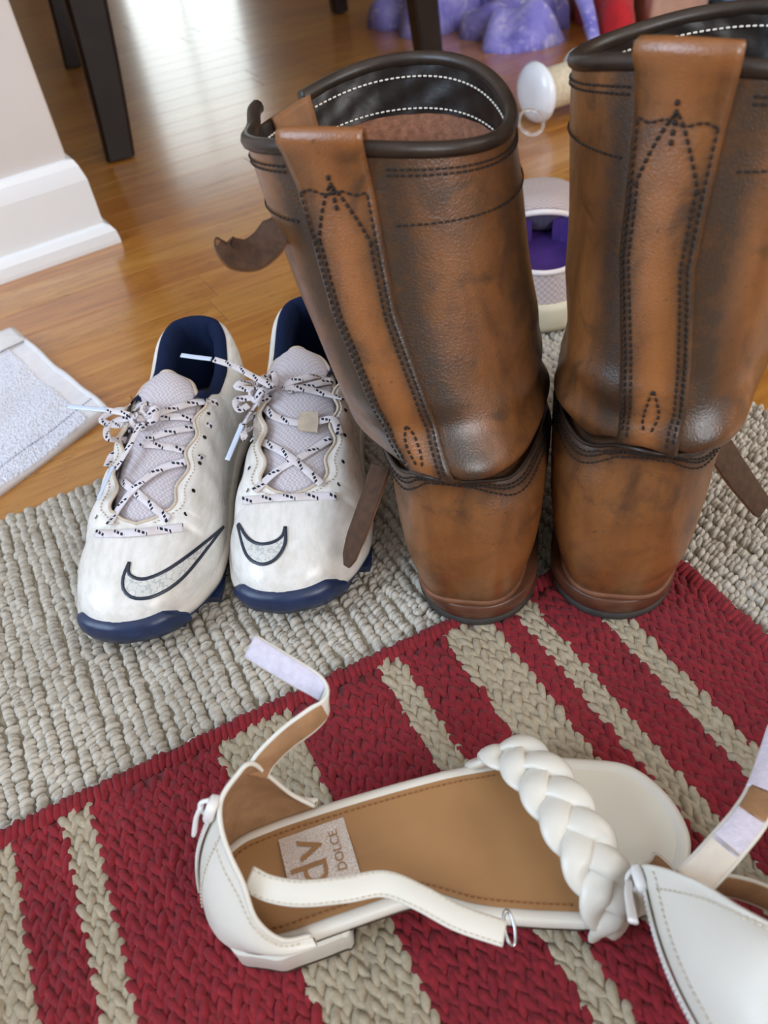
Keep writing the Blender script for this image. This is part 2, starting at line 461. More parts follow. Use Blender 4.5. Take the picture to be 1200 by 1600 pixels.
# red striped braided rug ----------------------------------------
rrug = empty('striped_rug', (*(RC-re_*.3+rd_*.2), 0), 'red and tan striped braided rug with a narrow red bound edge', 'rug')
def rrel(V): V = np.array(V, float); V -= np.array(rrug.location); return V
RW, RD = .66, .46; BW = .0115
cs = [RC, RC-re_*RW, RC-re_*RW+rd_*RD, RC+rd_*RD]
V, F = slab(cs, -.0005, .0014); mk('backing', rrel(V), F, MBACKR, rrug, smooth=False)
tan_st = [(.061, .0762), (.106, .120), (.137, .169), (.200, .2155), (.275, .322), (.397, .4125), (.440, .487), (.53, .545), (.59, .625)]
bands = []; s = BW
for a, b in tan_st:
    bands.append((s, a, MRED)); bands.append((a, b, MTAN)); s = b
bands.append((s, RW-BW, MRED))
for a, b, m in bands:
    k = max(1, round((b-a)/.0075)); cw = (b-a)/k; pitch = .0090
    n = int((RD-2*BW)/pitch)
    cen, dr = [], []
    for i in range(k):
        x = a+(i+.5)*cw; ph = rng.random()
        for j in range(n):
            y = BW+(j+.5+ph*.8-.4)*pitch
            for sg in (-1, 1):
                q = RC-re_*(x+sg*cw*.235)+rd_*(y+(.25 if sg > 0 else -.25)*pitch*.9)
                q = q+.0004*rng.standard_normal(2)
                cen.append((q[0], q[1], .0016+.0004*rng.standard_normal()))
                dr.append(rd_*math.cos(.42)+sg*re_*math.sin(.42))
    V, F = strands(np.array(cen), np.array(dr), pitch*.80, cw*.35, .0021, tilt=-.05, jit=.08)
    c4 = [RC-re_*a+rd_*BW, RC-re_*b+rd_*BW, RC-re_*b+rd_*(RD-BW), RC-re_*a+rd_*(RD-BW)]; V2, F2 = slab(c4, .0005, .0019)
    F = F.tolist()+[tuple(q+len(V) for q in f) for f in F2]; V = np.vstack([V, V2])
    mk('stripe', rrel(V), F, m, rrug, kind=None)
# bound edge: wrapped yarn round all four sides
def binding(p0, p1, inward):
    L = np.linalg.norm(p1-p0); t = (p1-p0)/L; n = int(L/.0038)
    cen, dr = [], []
    for j in range(n):
        q = p0+t*(j+.5)*L/n+inward*(BW*.5)+inward*.0006*rng.standard_normal()
        cen.append((*q, .0008)); a = .22+.1*rng.standard_normal()
        dr.append(inward*math.cos(a)+t*math.sin(a))
    V, F = strands(np.array(cen), np.array(dr), BW*.60, .0029, .0052, jit=.08)
    mk('bound_edge', rrel(V), F, MREDB, rrug)
binding(RC, RC-re_*RW, rd_); binding(RC, RC+rd_*RD, -re_); binding(RC-re_*RW, RC-re_*RW+rd_*RD, re_); binding(RC+rd_*RD, RC+rd_*RD-re_*RW, -rd_)
# ------------------------------------------------------------------ boots
def leather_mat():
    t = NT('burnished_brown_leather'); v = t.coord('Object')
    big = t.noise(t.coord('Object', (1, 1, .45)), 22, 4, .6, .6); fine = t.noise(v, 150, 5, .65); streak = t.noise(t.coord('Object', (1, 1, .18)), 70, 4, .6, .5)
    base = t.ramp(big, [(.28, srgb('#4e3019')), (.5, srgb('#744521')), (.72, srgb('#935c2e'))])
    base = t.mix(.4, base, t.ramp(streak, [(.3, srgb('#4a2e18')), (.6, srgb('#95602e'))]))
    dye = t.math('MULTIPLY', t.math('MULTIPLY', t.attr('dye'), 1.3), t.math('ADD', t.math('MULTIPLY', fine, 1.1), t.math('ADD', .0, t.math('MULTIPLY', streak, .55))), True)
    c = t.mix(t.math('MULTIPLY', dye, .92), base, srgb('#2b2119'))
    c = t.mix(t.math('MULTIPLY', t.attr('rub'), .85), c, srgb('#9c6132'))
    blot = t.ramp(t.noise(v, 34, 5, .65, .8), [(.50, (0, 0, 0)), (.66, (.75, .75, .75))])
    c = t.mix(t.math('MULTIPLY', blot, t.math('SUBTRACT', 1.0, t.attr('rub'), True)), c, srgb('#3a281a'))
    c = t.mix(t.math('MULTIPLY', t.attr('pale_side'), t.ramp(t.noise(v, 70, 5, .7), [(.35, (.3, .3, .3)), (.6, (1, 1, 1))])), c, srgb('#a88f70'))  # cream tone mixed in, broken up by noise
    c = t.mix(t.math('MULTIPLY', t.math('GREATER_THAN', t.noise(v, 330, 2), .70), .45), c, srgb('#3a2010'))
    t.set(Base__Color=c, Roughness=t.ramp(fine, [(.3, (.30,)*3), (.7, (.44,)*3)]))
    t.set(Coat__Weight=.35, Coat__Roughness=.3)
    t.b.inputs['Specular IOR Level'].default_value = .7
    vor = t.node('ShaderNodeTexVoronoi', Scale=900.0); t.link(v, vor.inputs['Vector'])
    h = t.math('ADD', t.math('MULTIPLY', vor.outputs['Distance'], .5), t.math('MULTIPLY', t.noise(v, 1300, 2), .35))
    t.bump(h, .38, .0007)
    return t.m
MLEA = leather_mat()
MBIND = simple('dark_brown_binding_leather', '#2e241d', .38, .35, 60, .2, 300)
MLINE = simple('black_brown_lining_leather', '#1d1511', .42, .35, 40, .6, 120)
MSUEDE = simple('rough_brown_flesh_side', '#96654c', .95, .3, 260, 1.0, 700)
MSUEDED = simple('dark_brown_strap_flesh_side', '#4d3627', .9, .25, 220, .7, 800)
MSTRAP = simple('brown_strap_leather', '#845a38', .6, .25, 60, .4, 400)
MTHB = simple('black_thread', '#17110d', .7, .2, 200)
MTHW = simple('white_thread', '#e4ddcf', .7, .06, 200)
MSTACK = simple('stacked_leather_heel', '#5d3a29', .34, .35, 45, .4, 220, detail=5)
MRUB = simple('worn_black_rubber', '#37322e', .75, .3, 60, .5, 300)
MBRASS = simple('dull_brass', '#7a6640', .4, .2, 60, metal=1.0)
MWELT = simple('worn_leather_welt', '#7a4d33', .6, .3, 70, .4, 260)

Z_ = [.024, .035, .05, .065, .08, .092, .100, .106, .112, .120, .130, .145, .17, .20, .24, .27, .300]
BK = [.002, .000, -.003, -.004, -.003, .000, .003, .004, .001, -.003, -.004, -.002, .001, .005, .010, .014, .017]
AW = [.0365, .040, .0445, .0475, .049, .0495, .0495, .050, .0525, .0560, .0578, .0572, .0580, .0590, .0615, .0635, .0645]
FR = [.288, .288, .276, .25, .215, .19, .178, .17, .164, .158, .153, .147, .140, .137, .136, .138, .141]
AB = [.051, .052, .051, .049, .048, .048, .0485, .049, .0520, .056, .0578, .0572, .0580, .0590, .0615, .0635, .0645]
NE = [4.0, 4.0, 3.6, 3.2, 2.9, 2.7, 2.6, 2.5, 2.4, 2.3, 2.25, 2.2, 2.1, 2.1, 2.1, 2.1, 2.1]

class Boot:
    def __init__(s, origin, yaw, lean, mirror, zk, seed, twist=0.0, zo=0.0, rf=0.0):
        s.tw = twist; s.zo = zo; s.rf = rf
        s.o = np.array([*origin, .003]); s.yaw = yaw; s.lean = lean; s.mir = mirror; s.zk = zk; s.seed = seed
        s.R = np.array([[math.cos(yaw), -math.sin(yaw), 0], [math.sin(yaw), math.cos(yaw), 0], [0, 0, 1]])
    def zc(s, phi):                      # top line of the heel counter
        return s.zo+.0945+.0165*np.cos(phi)+.0095*np.cos(5.6*phi)*np.exp(-(phi/.75)**2)-.003*np.exp(-(phi/.4)**2)+.03*np.clip((np.abs(phi)-1.7)/1.4, 0, 1)
    def rim(s, phi):                     # height of the top edge above nominal
        return s.rf*(1-np.cos(phi))/2+.005*np.cos(2*phi)
    def raw(s, phi, z):
        """local surface point, phi = 0 at the back seam, positive towards +x"""
        phi, z = np.broadcast_arrays(np.asarray(phi, float), np.asarray(z, float))
        z0 = z; z = np.interp(z, [0, .06, .11+s.zo, .30, .35], [0, .06, .11, .30, .35])
        zz = np.clip(z, Z_[0], Z_[-1])
        bk, aw, fr, ab, ne = (np.interp(zz, Z_, q) for q in (BK, AW, FR, AB, NE))
        phi0 = phi; phi = phi+s.tw*np.clip((zz-.10)/.12, 0, 1)
        q = -np.cos(phi)                                  # -1 back .. 1 front
        t = (q+1)/2; sm = t*t*(3-2*t)
        W = aw+(ab-aw)*sm
        x = W*np.sign(np.sin(phi))*np.maximum(1-np.abs(q)**ne, 0)**(1/ne)*1.0
        y = bk+(fr-bk)*t
        # slouch folds round the ankle and long soft waves up the shaft
        sd = s.seed
        fold = np.exp(-((z-.126)/.015)**2)*(.0045*np.sin(2.3*phi+sd)+.0042*np.sin(4.6*phi+1.3*sd))+.003*np.exp(-((z-.122)/.008)**2)-.003*np.exp(-((z-.150)/.010)**2)*np.cos(phi*2+sd)
        fold += np.clip((z-.12)/.05, 0, 1)*.0022*np.sin(3*phi+sd*2+z*14)
        rr = np.hypot(x, y-(bk+fr)/2)+1e-6
        x = x+x/rr*fold; y = y+(y-(bk+fr)/2)/rr*fold
        f = np.clip((z-.09)/(.30-.09), 0, 1.1)
        x = x+np.interp(f, s.lean[0], s.lean[1]); y = y+np.interp(f, s.lean[0], s.lean[2])
        x = np.where(x > 0, x*(1-.12*np.clip((.18-z)/.04, 0, 1)*np.clip((y-.02)/.04, 0, 1)), x)
        x = x-.20*np.maximum(y-.085, 0)*np.clip((.17-z)/.06, 0, 1)
        # the fore foot drops from the heel to the ground
        dr = np.clip((y-.07)/.12, 0, 1); dr = dr*dr*(3-2*dr)*.017*np.clip((.16-z)/.1, 0, 1); z = z0
        zo = z-dr+np.clip((z-.25)/.05, 0, 1.3)*s.rim(phi0)+np.maximum(z-.13, 0)*s.zk
        return np.stack([x, y, zo], -1)
    def nor(s, phi, z):
        e = 1e-3
        a = s.raw(phi+e, z)-s.raw(phi-e, z); b = s.raw(phi, z+.0006)-s.raw(phi, z-.0006)
        return nrm(np.cross(a, b))
    def P(s, phi, z, lift=0.0):
        p = s.raw(phi, z)+s.nor(phi, z)*np.asarray(lift)[..., None] if np.ndim(lift) else s.raw(phi, z)+s.nor(phi, z)*lift
        return s.w(p)
    def w(s, p):
        p = np.array(p, float)
        if s.mir: p[..., 0] = -p[..., 0]
        return p@s.R.T                                 # relative to the boot's own empty
    def wn(s, n):
        n = np.array(n, float)
        if s.mir: n[..., 0] = -n[..., 0]
        return n@s.R.T
    def phi_off(s, off, z):
        """phi whose arc distance from the back seam is off"""
        ph = np.linspace(0, 1.6, 160); off, z = np.broadcast_arrays(np.asarray(off, float), np.asarray(z, float)); out = np.empty(off.shape)
        for i in np.ndindex(off.shape):
            p = s.raw(np.sign(off[i])*ph if off[i] else ph, np.full(160, z[i])); d = np.r_[0, np.cumsum(np.linalg.norm(np.diff(p, axis=0), axis=1))]
            out[i] = np.sign(off[i])*np.interp(abs(off[i]), d, ph)
        return out

def stay_half(z):           # half width of the pull strap down the back
    return np.interp(z, [.10, .118, .14, .20, .26, .30, .33], [.0125, .0135, .0150, .0160, .0175, .0190, .0195])

def make_boot(B, label, outer):
    """outer = -1 / +1 : side (in local x before mirroring) of the buckles"""
    root = empty('leather_boot', tuple(B.o), label, 'boot', 'pair of tall brown leather boots'); root.location = tuple(B.o)
    W = B.w
    fl = (lambda F: [tuple(f)[::-1] for f in F]) if B.mir else (lambda F: [tuple(f) for f in F])
    ph = np.linspace(-np.pi, np.pi, 145)[:-1]; n = len(ph)
    slit0, slit1 = -1.62, -2.02                   # opening on the outer side, filled by a gusset
    # shaft -------------------------------------------------------
    zs = np.linspace(0, 1, 72)
    PH, T = np.meshgrid(ph, zs, indexing='ij')
    ZC = B.zc(PH)-.012; Zg = ZC+(.300-ZC)*T
    # groove right above the counter edge
    g = -.0045*np.exp(-((Zg-B.zc(PH)-.001)/.0045)**2)
    # notch of the slit near the top
    dsl = np.abs(PH-(slit0+slit1)/2)/(abs(slit1-slit0)/2)
    P = B.P(PH, Zg, g)
    offd = np.abs(PH)
    arc = np.abs(PH)*.060
    sh = stay_half(Zg)
    dye = .95*np.exp(-((arc-sh-.004)/.011)**2)*np.clip((Zg-.10-B.zo)/.03, 0, 1)
    dye = np.maximum(dye, .9*np.exp(-((Zg-B.zc(PH)-.002)/.006)**2))
    dye = np.maximum(dye, .8*np.exp(-((np.abs(PH)-1.55)/.42)**2))
    dye = np.maximum(dye, .35*np.exp(-((Zg-.268)/.012)**2))
    F = gridF(n, len(zs), True, False)
    shaft = mk('shaft', P.reshape(-1, 3), np.ascontiguousarray(F[:, ::-1]) if not B.mir else F, MLEA, root, attrs={'dye': dye, 'rub': np.zeros(dye.shape)})
    # inner lining: dark band then rough suede
    for nm, z0, z1, m, off in (('lining_band', .275, .300, MLINE, -.0030), ('suede_lining', .145+B.zo, .277, MSUEDE, -.0024)):
        zz = np.linspace(z0, z1, 14); A, Zl = np.meshgrid(ph, zz, indexing='ij')
        Pl = B.P(A, Zl, off+.0006*np.sin(A*23+Zl*300)*np.sin(A*9-Zl*160)*(1 if nm == 'lining_band' else .3))
        Fl = gridF(n, len(zz), True, False); mk(nm, Pl.reshape(-1, 3), Fl if not B.mir else np.ascontiguousarray(Fl[:, ::-1]), m, root)
    # rolled binding along the rim
    pr = np.linspace(slit0, slit1+2*np.pi, 150) if True else ph
    rimP = B.P(pr, np.full(len(pr), .3005), -.0012)
    if True:
        k = np.linspace(0, 1, len(pr)); endw = np.exp(-(k/.035)**2)
        rimP = rimP+B.wn(B.nor(pr, np.full(len(pr), .30)))*(endw*.008)[:, None]+np.array([0, 0, 1])*(endw*.006)[:, None]
    V, Fq = tubeVF(rimP, .0036, 10); mk('rim_binding', V, Fq, MBIND, root)
    gp = np.linspace(slit0+.05, slit1-.05, 9); gz = np.linspace(.262, .302, 8); A, Zl = np.meshgrid(gp, gz, indexing='ij')
    Pg = B.P(A, Zl, -.0055); Fg = gridF(9, 8); gus = mk('gusset', Pg.reshape(-1, 3), Fg, MSTRAP, root); sm = gus.modifiers.new('thick', 'SOLIDIFY'); sm.thickness = .003
    # counter and vamp -------------------------------------------
    zs2 = np.linspace(0, 1, 40); PH, T = np.meshgrid(ph, zs2, indexing='ij')
    ZT = B.zc(PH); Zg = .0225+(ZT-.0225)*T
    edge = np.where(T > .985, -.0012, 0.0)
    P = B.P(PH, Zg, .0022+edge)
    # front part closes over the instep
    dye = .85*np.exp(-((Zg-ZT+.003)/.010)**2)+.5*np.exp(-((Zg-.024)/.006)**2)
    V = P.reshape(-1, 3); F = gridF(n, len(zs2), True, False)
    vamp = mk('heel_counter_and_vamp', V, np.ascontiguousarray(F[:, ::-1]) if not B.mir else F, MLEA, root, attrs={'dye': np.clip(dye, 0, 1), 'rub': .5*np.exp(-((PH-.2)/1.0)**2-((Zg-.06)/.03)**2), 'pale_side': (1.0 if B.mir else .3)*np.exp(-((PH+1.15)/.33)**2)*np.clip((.115-Zg)/.03, 0, 1)})  # last mask: paler low on the outer side, strongest on the mirrored boot
    # edge bead of the counter
    pe_ = np.linspace(-2.2, 2.2, 140); V, Fq = tubeVF(B.P(pe_, B.zc(pe_)+.0002, .0010), .0012, 6); mk('counter_edge', V, Fq, MBIND, vamp)
    # three stitched rows under the counter edge
    sv = []
    for d in (.0035, .0062, .0105):
        pp = np.linspace(-1.9, 1.9, 150); sv.append(stitchVF(B.P(pp, B.zc(pp)-d, .0025), B.wn(B.nor(pp, B.zc(pp)-d)), .0030, .0024, .0005))
    mk('stitching', *cat_meshes(sv), MTHB, vamp, kind='stuff')
    # pull strap down the back ------------------------------------
    uo = np.linspace(-1, 1, 13); kz_ = np.linspace(0, 1, 46)
    U, K_ = np.meshgrid(uo, kz_, indexing='ij'); z0 = B.zc(U*.26)-.004
    Zt = z0+(.298-z0)*K_
    off = U*stay_half(Zt); A = B.phi_off(off, Zt)
    crown = .0026-.0012*np.abs(U)**6
    lift = -.001+(crown+.001)*np.clip((Zt-z0-.003)/.010, 0, 1)+np.where(Zt > .285, (Zt-.285)*.22, 0)
    Pt = B.P(A, Zt, lift)
    # the loop: over the rim and down inside
    topz = np.array([.304, .3085, .3105, .3085, .302, .290]); topl = np.array([.0072, .0068, .0030, -.0030, -.0062, -.0064])
    U2, K = np.meshgrid(uo, np.arange(6), indexing='ij'); A2 = B.phi_off(U2*stay_half(np.full(U2.shape, .30)), np.full(U2.shape, .2995))
    base = B.P(A2, np.full(U2.shape, .2995), topl[K]); base[..., 2] += topz[K]-.2995
    Pt = np.concatenate([Pt, base], 1); nz = Pt.shape[1]
    dyt = np.concatenate([.95*np.exp(-((np.abs(U)-.83)/.30)**2)*np.clip((.285-Zt)/.03, .25, 1), .08*np.ones(U2.shape)], 1)
    dyt = np.maximum(dyt, .8*np.exp(-((np.concatenate([Zt, Zt[:, :6]*0+.31], 1)-.278)/.006)**2)*np.exp(-(np.concatenate([U, U2], 1)/.25)**2))
    rub = np.concatenate([(.75*np.exp(-(U/.36)**2)), .65*np.ones(U2.shape)], 1)
    F = gridF(13, nz)
    st = mk('pull_strap', Pt.reshape(-1, 3), F if not B.mir else np.ascontiguousarray(F[:, ::-1]), MLEA, root, attrs={'dye': dyt, 'rub': rub})
    so = st.modifiers.new('thick', 'SOLIDIFY'); so.thickness = .0024; so.offset = -1
    # seams of the strap: two rows each side, V darts at the top, dart at the bottom
    sv = []
    def srow(offs, zz, r=.00055, lift=.0032, pitch=.0031):
        a = B.phi_off(offs, zz); extra = np.where(zz > .285, (zz-.285)*.22, 0); sv.append(stitchVF(B.P(a, zz, lift+extra), B.wn(B.nor(a, zz)), pitch, .0024, r))
    zz = np.linspace(.125+B.zo, .283, 60)
    for sg in (-1, 1):
        srow(sg*(stay_half(zz)-.0026), zz); z2 = np.linspace(.123+B.zo, .262, 50); srow(sg*(stay_half(z2)-.0056), z2)
    zt2 = np.linspace(-1, 1, 20); srow(zt2*(stay_half(.283)-.0026), np.full(20, .283)+.0008*np.sin(zt2*7))
    for sg in (-1, 1):
        k = np.linspace(0, 1, 20); srow(sg*k*(stay_half(.262)-.0045), .286-k**1.35*.026, .0007)
        srow(sg*np.sin(k*2.6)*.0032, .150+B.zo-k*.022, .0006)
    srow(np.zeros(12)+.0003, np.linspace(.275, .291, 12), .0009)
    mk('stitching', *cat_meshes(sv), MTHB, st, kind='stuff')
    # rim rows and collar seam
    sv = []
    for zrow in (.2925, .2900, .2680):
        for a0, a1 in ((.36, slit1+2*np.pi-.05), (slit0+.03, -.36)):
            pp = np.linspace(a0, a1, 160); sv.append(stitchVF(B.P(pp, np.full(160, zrow), .0006), B.wn(B.nor(pp, np.full(160, zrow))), .0031, .0024, .0005))
    mk('stitching', *cat_meshes(sv), MTHB, shaft, kind='stuff')
    sv = []
    for zrow in (.2925, .2775):
        pp = np.linspace(slit0-.5, slit1+2*np.pi+.5, 300); pp = np.linspace(slit0+.02, slit1+2*np.pi-.02, 300)
        sv.append(stitchVF(B.P(pp, np.full(300, zrow), -.0040), -B.wn(B.nor(pp, np.full(300, zrow))), .0030, .0022, .00055))
    mk('white_stitching', *cat_meshes(sv), MTHW, root, kind='stuff')
    # sole, welt and stacked heel ---------------------------------
    def outline(grow, z, yb=None):
        p = B.raw(ph, np.full(n, .026)); c = np.array([0, .14, 0]); p = p.copy()
        nn = B.nor(ph, np.full(n, .026)); nn[..., 2] = 0; p = p+nrm(nn)*grow; return p
    o = outline(.0035, 0); drop = np.clip((o[:, 1]-.07)/.12, 0, 1); drop = drop*drop*(3-2*drop)*.017
    rings = []
    for z, gr in ((.0190, -.0012), (.0196, 0), (.0226, .0), (.0232, -.001), (.0232, -.012)):
        r = outline(.0030+gr, 0); r[:, 2] = z-drop; rings.append(r)
    V = W(np.array(rings)); m = V.shape[0]; F = gridF(m, n, False, True)
    Fl = F.tolist(); Fl.append(list(range(n))); so = mk('welt_and_sole', V.reshape(-1, 3), fl(Fl), MWELT, root)
    def heel(nm, z0, z1, mat, g0, g1, par=root):
        sel = np.linspace(-1.30, 1.30, 60)
        yb = .074
        # u shaped heel outline closed by its straight breast
        p = B.raw(sel, np.full(60, .026)); 
        a = np.linspace(-1, 1, 60)
        hw = .0372
        xs, ys = [], []
        for q in np.linspace(-np.pi/2, np.pi/2, 40):
            xs.append(hw*math.sin(q)*1.0); ys.append(.038-.039*math.cos(q))
        ring = np.array([(-hw*.97, yb, 0)]+[(x, y, 0) for x, y in zip(xs, ys)]+[(hw*.97, yb, 0)])
        def gr(r, g): c = np.array([0, .038, 0]); d = nrm(r-c); return r+d*g
        rs = []
        for z, g in ((z0, g0-.001), (z0+.0012, g0), (z1-.0008, g1), (z1, g1-.0012)):
            r = gr(ring, g).copy(); r[:, 2] = z; rs.append(r)
        V = W(np.array(rs)); k = ring.shape[0]; F = gridF(4, k, False, True).tolist(); F.append(list(range(k))); F.append([3*k+i for i in range(k)][::-1])
        return mk(nm, V.reshape(-1, 3), fl(F), mat, par)
    heel('heel_top_lift', 0.0, .0068, MRUB, .0012, .0018)
    heel('heel_stack', .0068, .0194, MSTACK, .0016, .0022)
    # outer strap and buckle at the top --------------------------
    sg = -1
    def keeper(ph0, ph1, z0, z1, width, nm, mat):
        k = np.linspace(0, 1, 24); a = ph0+(ph1-ph0)*k; z = z0+(z1-z0)*k
        p = B.P(a, z, .0032); nn_ = B.wn(B.nor(a, z)); V, F = ribbonVF(p, nn_, width, .0026); return mk(nm, V, F, mat, root)
    keeper(-1.35, -2.35, .262, .262, .018, 'top_strap', MSTRAP)
    keeper(-1.6, -3.3, .104+B.zo, .150+B.zo*.5, .020, 'ankle_strap', MSTRAP)
    def buckle(phb, z, w):
        a = np.linspace(0, 2*np.pi, 33)[:-1]; p0 = B.P(phb, z, .0058); nb = B.wn(B.nor(phb, z)); tz = np.array([0, 0, 1.0]); tz = nrm(tz-nb*(tz@nb)); tx = np.cross(nb, tz)
        c, s_ = np.cos(a), np.sin(a); q = lambda v: np.sign(v)*np.abs(v)**.4
        P = p0+(q(c)*w*.5)[:, None]*tx+(q(s_)*w*.62)[:, None]*tz
        V, F = tubeVF(P, .0016, 6, True); return mk('buckle', V, F, MBRASS, root)
    buckle(-1.62, .262, .020); buckle(-1.75, .108+B.zo, .022)
    bpy.context.view_layer.update()
    return root

LB = Boot((.045, .315), math.radians(-17), ([0, .12, .25, .6, 1.0], [-.003, -.012, -.021, -.035, -.047], [.0, .0, .0, .004, .008]), False, -.115, .4, -.18, .013, .002)
RB = Boot((.1325, .304), math.radians(-16), ([0, .25, .6, 1.0], [-.002, -.013, -.019, -.023], [.0, .0, .0, .0]), True, .025, 2.2, .34, .026, -.009)
boot_l = make_boot(LB, 'brown leather boot leaning towards the white cleats, curled strap end at its rim', -1)
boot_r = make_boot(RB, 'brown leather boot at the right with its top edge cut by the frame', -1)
# ------------------------------------------------------------------ white baseball cleats
def white_syn():
    t = NT('white_synthetic_upper'); v = t.coord('Object')
    n = t.noise(t.coord('Object', (1, .25, 1)), 190, 3, .6); d = t.noise(v, 26, 4, .6)
    c = t.ramp(n, [(.35, srgb('#dcd9d2')), (.6, srgb('#ebe8e2'))])
    c = t.mix(t.math('MULTIPLY', t.math('SUBTRACT', d, .50, True), 1.3), c, srgb('#c4b59d'))
    vor = t.node('ShaderNodeTexVoronoi', Scale=140.0); t.link(t.coord('Object', (1, .3, .6)), vor.inputs['Vector'])
    t.set(Base__Color=c, Roughness=t.ramp(vor.outputs['Distance'], [(.2, (.22,)*3), (.6, (.38,)*3)]), Coat__Weight=.25, Coat__Roughness=.2)
    t.bump(t.noise(v, 60, 4), .12, .0012)
    return t.m
def mesh_fabric(name, col, scale=1100, bump=.5):
    t = NT(name); v = t.coord('Object', (scale, scale, scale)); c = srgb(col)
    w1 = t.node('ShaderNodeTexChecker', Scale=1.0); t.link(v, w1.inputs['Vector'])
    k = t.mix(w1.outputs['Fac'], tuple(x*.82 for x in c), tuple(min(1, x*1.08) for x in c))
    t.set(Base__Color=k, Roughness=.9); t.b.inputs['Specular IOR Level'].default_value = .2
    t.bump(w1.outputs['Fac'], bump, .0005)
    return t.m
MSYN = white_syn()
MNAVY = mesh_fabric('navy_lining_mesh', '#142140', 700, .4)
MNAVYR = simple('navy_rubber', '#243252', .35, .2, 80, .2, 200)
MTONG = mesh_fabric('pale_lilac_tongue_mesh', '#cfc7cc', 620, .6)
MEDGE = simple('cream_cut_edge', '#cdbda9', .7, .12, 160, .3, 600)
MMID = simple('white_midsole_foam', '#d6d0c6', .5, .08, 60)
MLOGO = simple('dark_navy_logo_print', '#222a3a', .35, .1, 100)
def camo():
    t = NT('grey_camo_print'); n = t.noise(t.coord('Object'), 240, 1)
    t.set(Base__Color=t.ramp(n, [(.44, srgb('#d3d3ce')), (.5, srgb('#b9bbb7')), (.58, srgb('#d9d8d3'))], 'CONSTANT'), Roughness=.35); return t.m
MCAMO = camo()
def lace_mat():
    t = NT('white_lace_navy_flecks'); l = t.attr('l'); c = t.attr('c')
    f = t.math('FRACT', t.math('DIVIDE', l, .0150))
    inr = t.math('LESS_THAN', f, .56)
    diag = t.math('ABSOLUTE', t.math('SUBTRACT', c, t.math('SUBTRACT', t.math('MULTIPLY', f, 2.6), .75)))
    near = t.math('LESS_THAN', diag, .44)
    chop = t.math('LESS_THAN', t.math('FRACT', t.math('DIVIDE', l, .0029)), .68)
    m = t.math('MULTIPLY', t.math('MULTIPLY', inr, near), chop)
    n = t.noise(t.coord('Object'), 90, 3)
    rib = t.math('FRACT', t.math('DIVIDE', l, .0011))
    w = t.mix(.35, t.ramp(n, [(.35, srgb('#cfc0b4')), (.6, srgb('#e3dde0'))]), srgb('#dcd8e2'))
    t.set(Base__Color=t.mix(m, w, srgb('#1b2236')), Roughness=.85); t.bump(rib, .25, .0003); return t.m
MLACE = lace_mat()
MAGLET = simple('clear_plastic_aglet', '#c9d6ec', .2, .05, 60, coat=.5)
MINSOLE = simple('black_navy_insole', '#10182c', .8, .1, 60)

def interp(tt, xs, ys): return np.interp(tt, xs, ys)
def sm_interp(tt, xs, ys):
    """smooth (monotone cubic) interpolation"""
    xs = np.asarray(xs, float); ys = np.asarray(ys, float); h = np.diff(xs); d = np.diff(ys)/h
    m = np.zeros_like(xs); m[0], m[-1] = d[0], d[-1]
    for i in range(1, len(xs)-1): m[i] = 0 if d[i-1]*d[i] <= 0 else 2*d[i-1]*d[i]/(d[i-1]+d[i])
    tt = np.clip(np.asarray(tt, float), xs[0], xs[-1]); i = np.clip(np.searchsorted(xs, tt)-1, 0, len(h)-1)
    u = (tt-xs[i])/h[i]; return (2*u**3-3*u**2+1)*ys[i]+(u**3-2*u**2+u)*h[i]*m[i]+(-2*u**3+3*u**2)*ys[i+1]+(u**3-u**2)*h[i]*m[i+1]

CL = .265
def cw_(t): return sm_interp(t, [0, .012, .04, .10, .2, .35, .5, .62, .72, .80, .88, .94, .98, 1.0], [.003, .015, .0260, .034, .0360, .0345, .037, .042, .0465, .0470, .0415, .0325, .0200, .003])
def ch_(t): return sm_interp(t, [0, .04, .10, .2, .28, .36, .42, .52, .62, .70, .77, .84, .91, .96, 1.0], [.093, .093, .086, .072, .071, .082, .085, .0795, .072, .0655, .0600, .0540, .0465, .0385, .026])
def cg_(t):
    g = sm_interp(t, [0, .012, .04, .10, .2, .33, .40, .5, .6, .68, .735, .76, .775, 1.0], [.0005, .011, .020, .0275, .0300, .0290, .0285, .0260, .0245, .0230, .0190, .0110, .0, .0])
    return g+np.where((t > .40) & (t < .74), .0024*np.sin(t*62+.6), 0)
def cz_(t): return sm_interp(t, [0, .3, .6, .85, 1.0], [.019, .019, .017, .017, .021])
def cx_(t): return .009*np.clip((np.asarray(t)-.60)/.40, 0, 1)**1.5
def upper_pt(t, side, v, inset=0.0):
    """v 0 = sole line, 1 = top edge"""
    a = v*np.pi/2; w = cw_(t)-inset; g = np.maximum(cg_(t)-inset*.2, 0); z0 = cz_(t); H = ch_(t)
    p = sm_interp(t, [0, .4, .7, 1], [.75, .72, .66, .70])
    x = g+(np.maximum(w, g)-g)*np.abs(np.cos(a))**p; z = z0+(H-z0)*np.abs(np.sin(a))**.95
    x = x+np.sin(v*np.pi)*.0025*np.where(t < .3, 1, .3)*np.clip(t/.05, 0, 1)
    x = x*np.clip(t/.003, 0, 1)*np.clip((1-t)/.002, 0, 1)
    return np.stack([side*x+cx_(t), t*CL+np.zeros_like(x), z], -1)

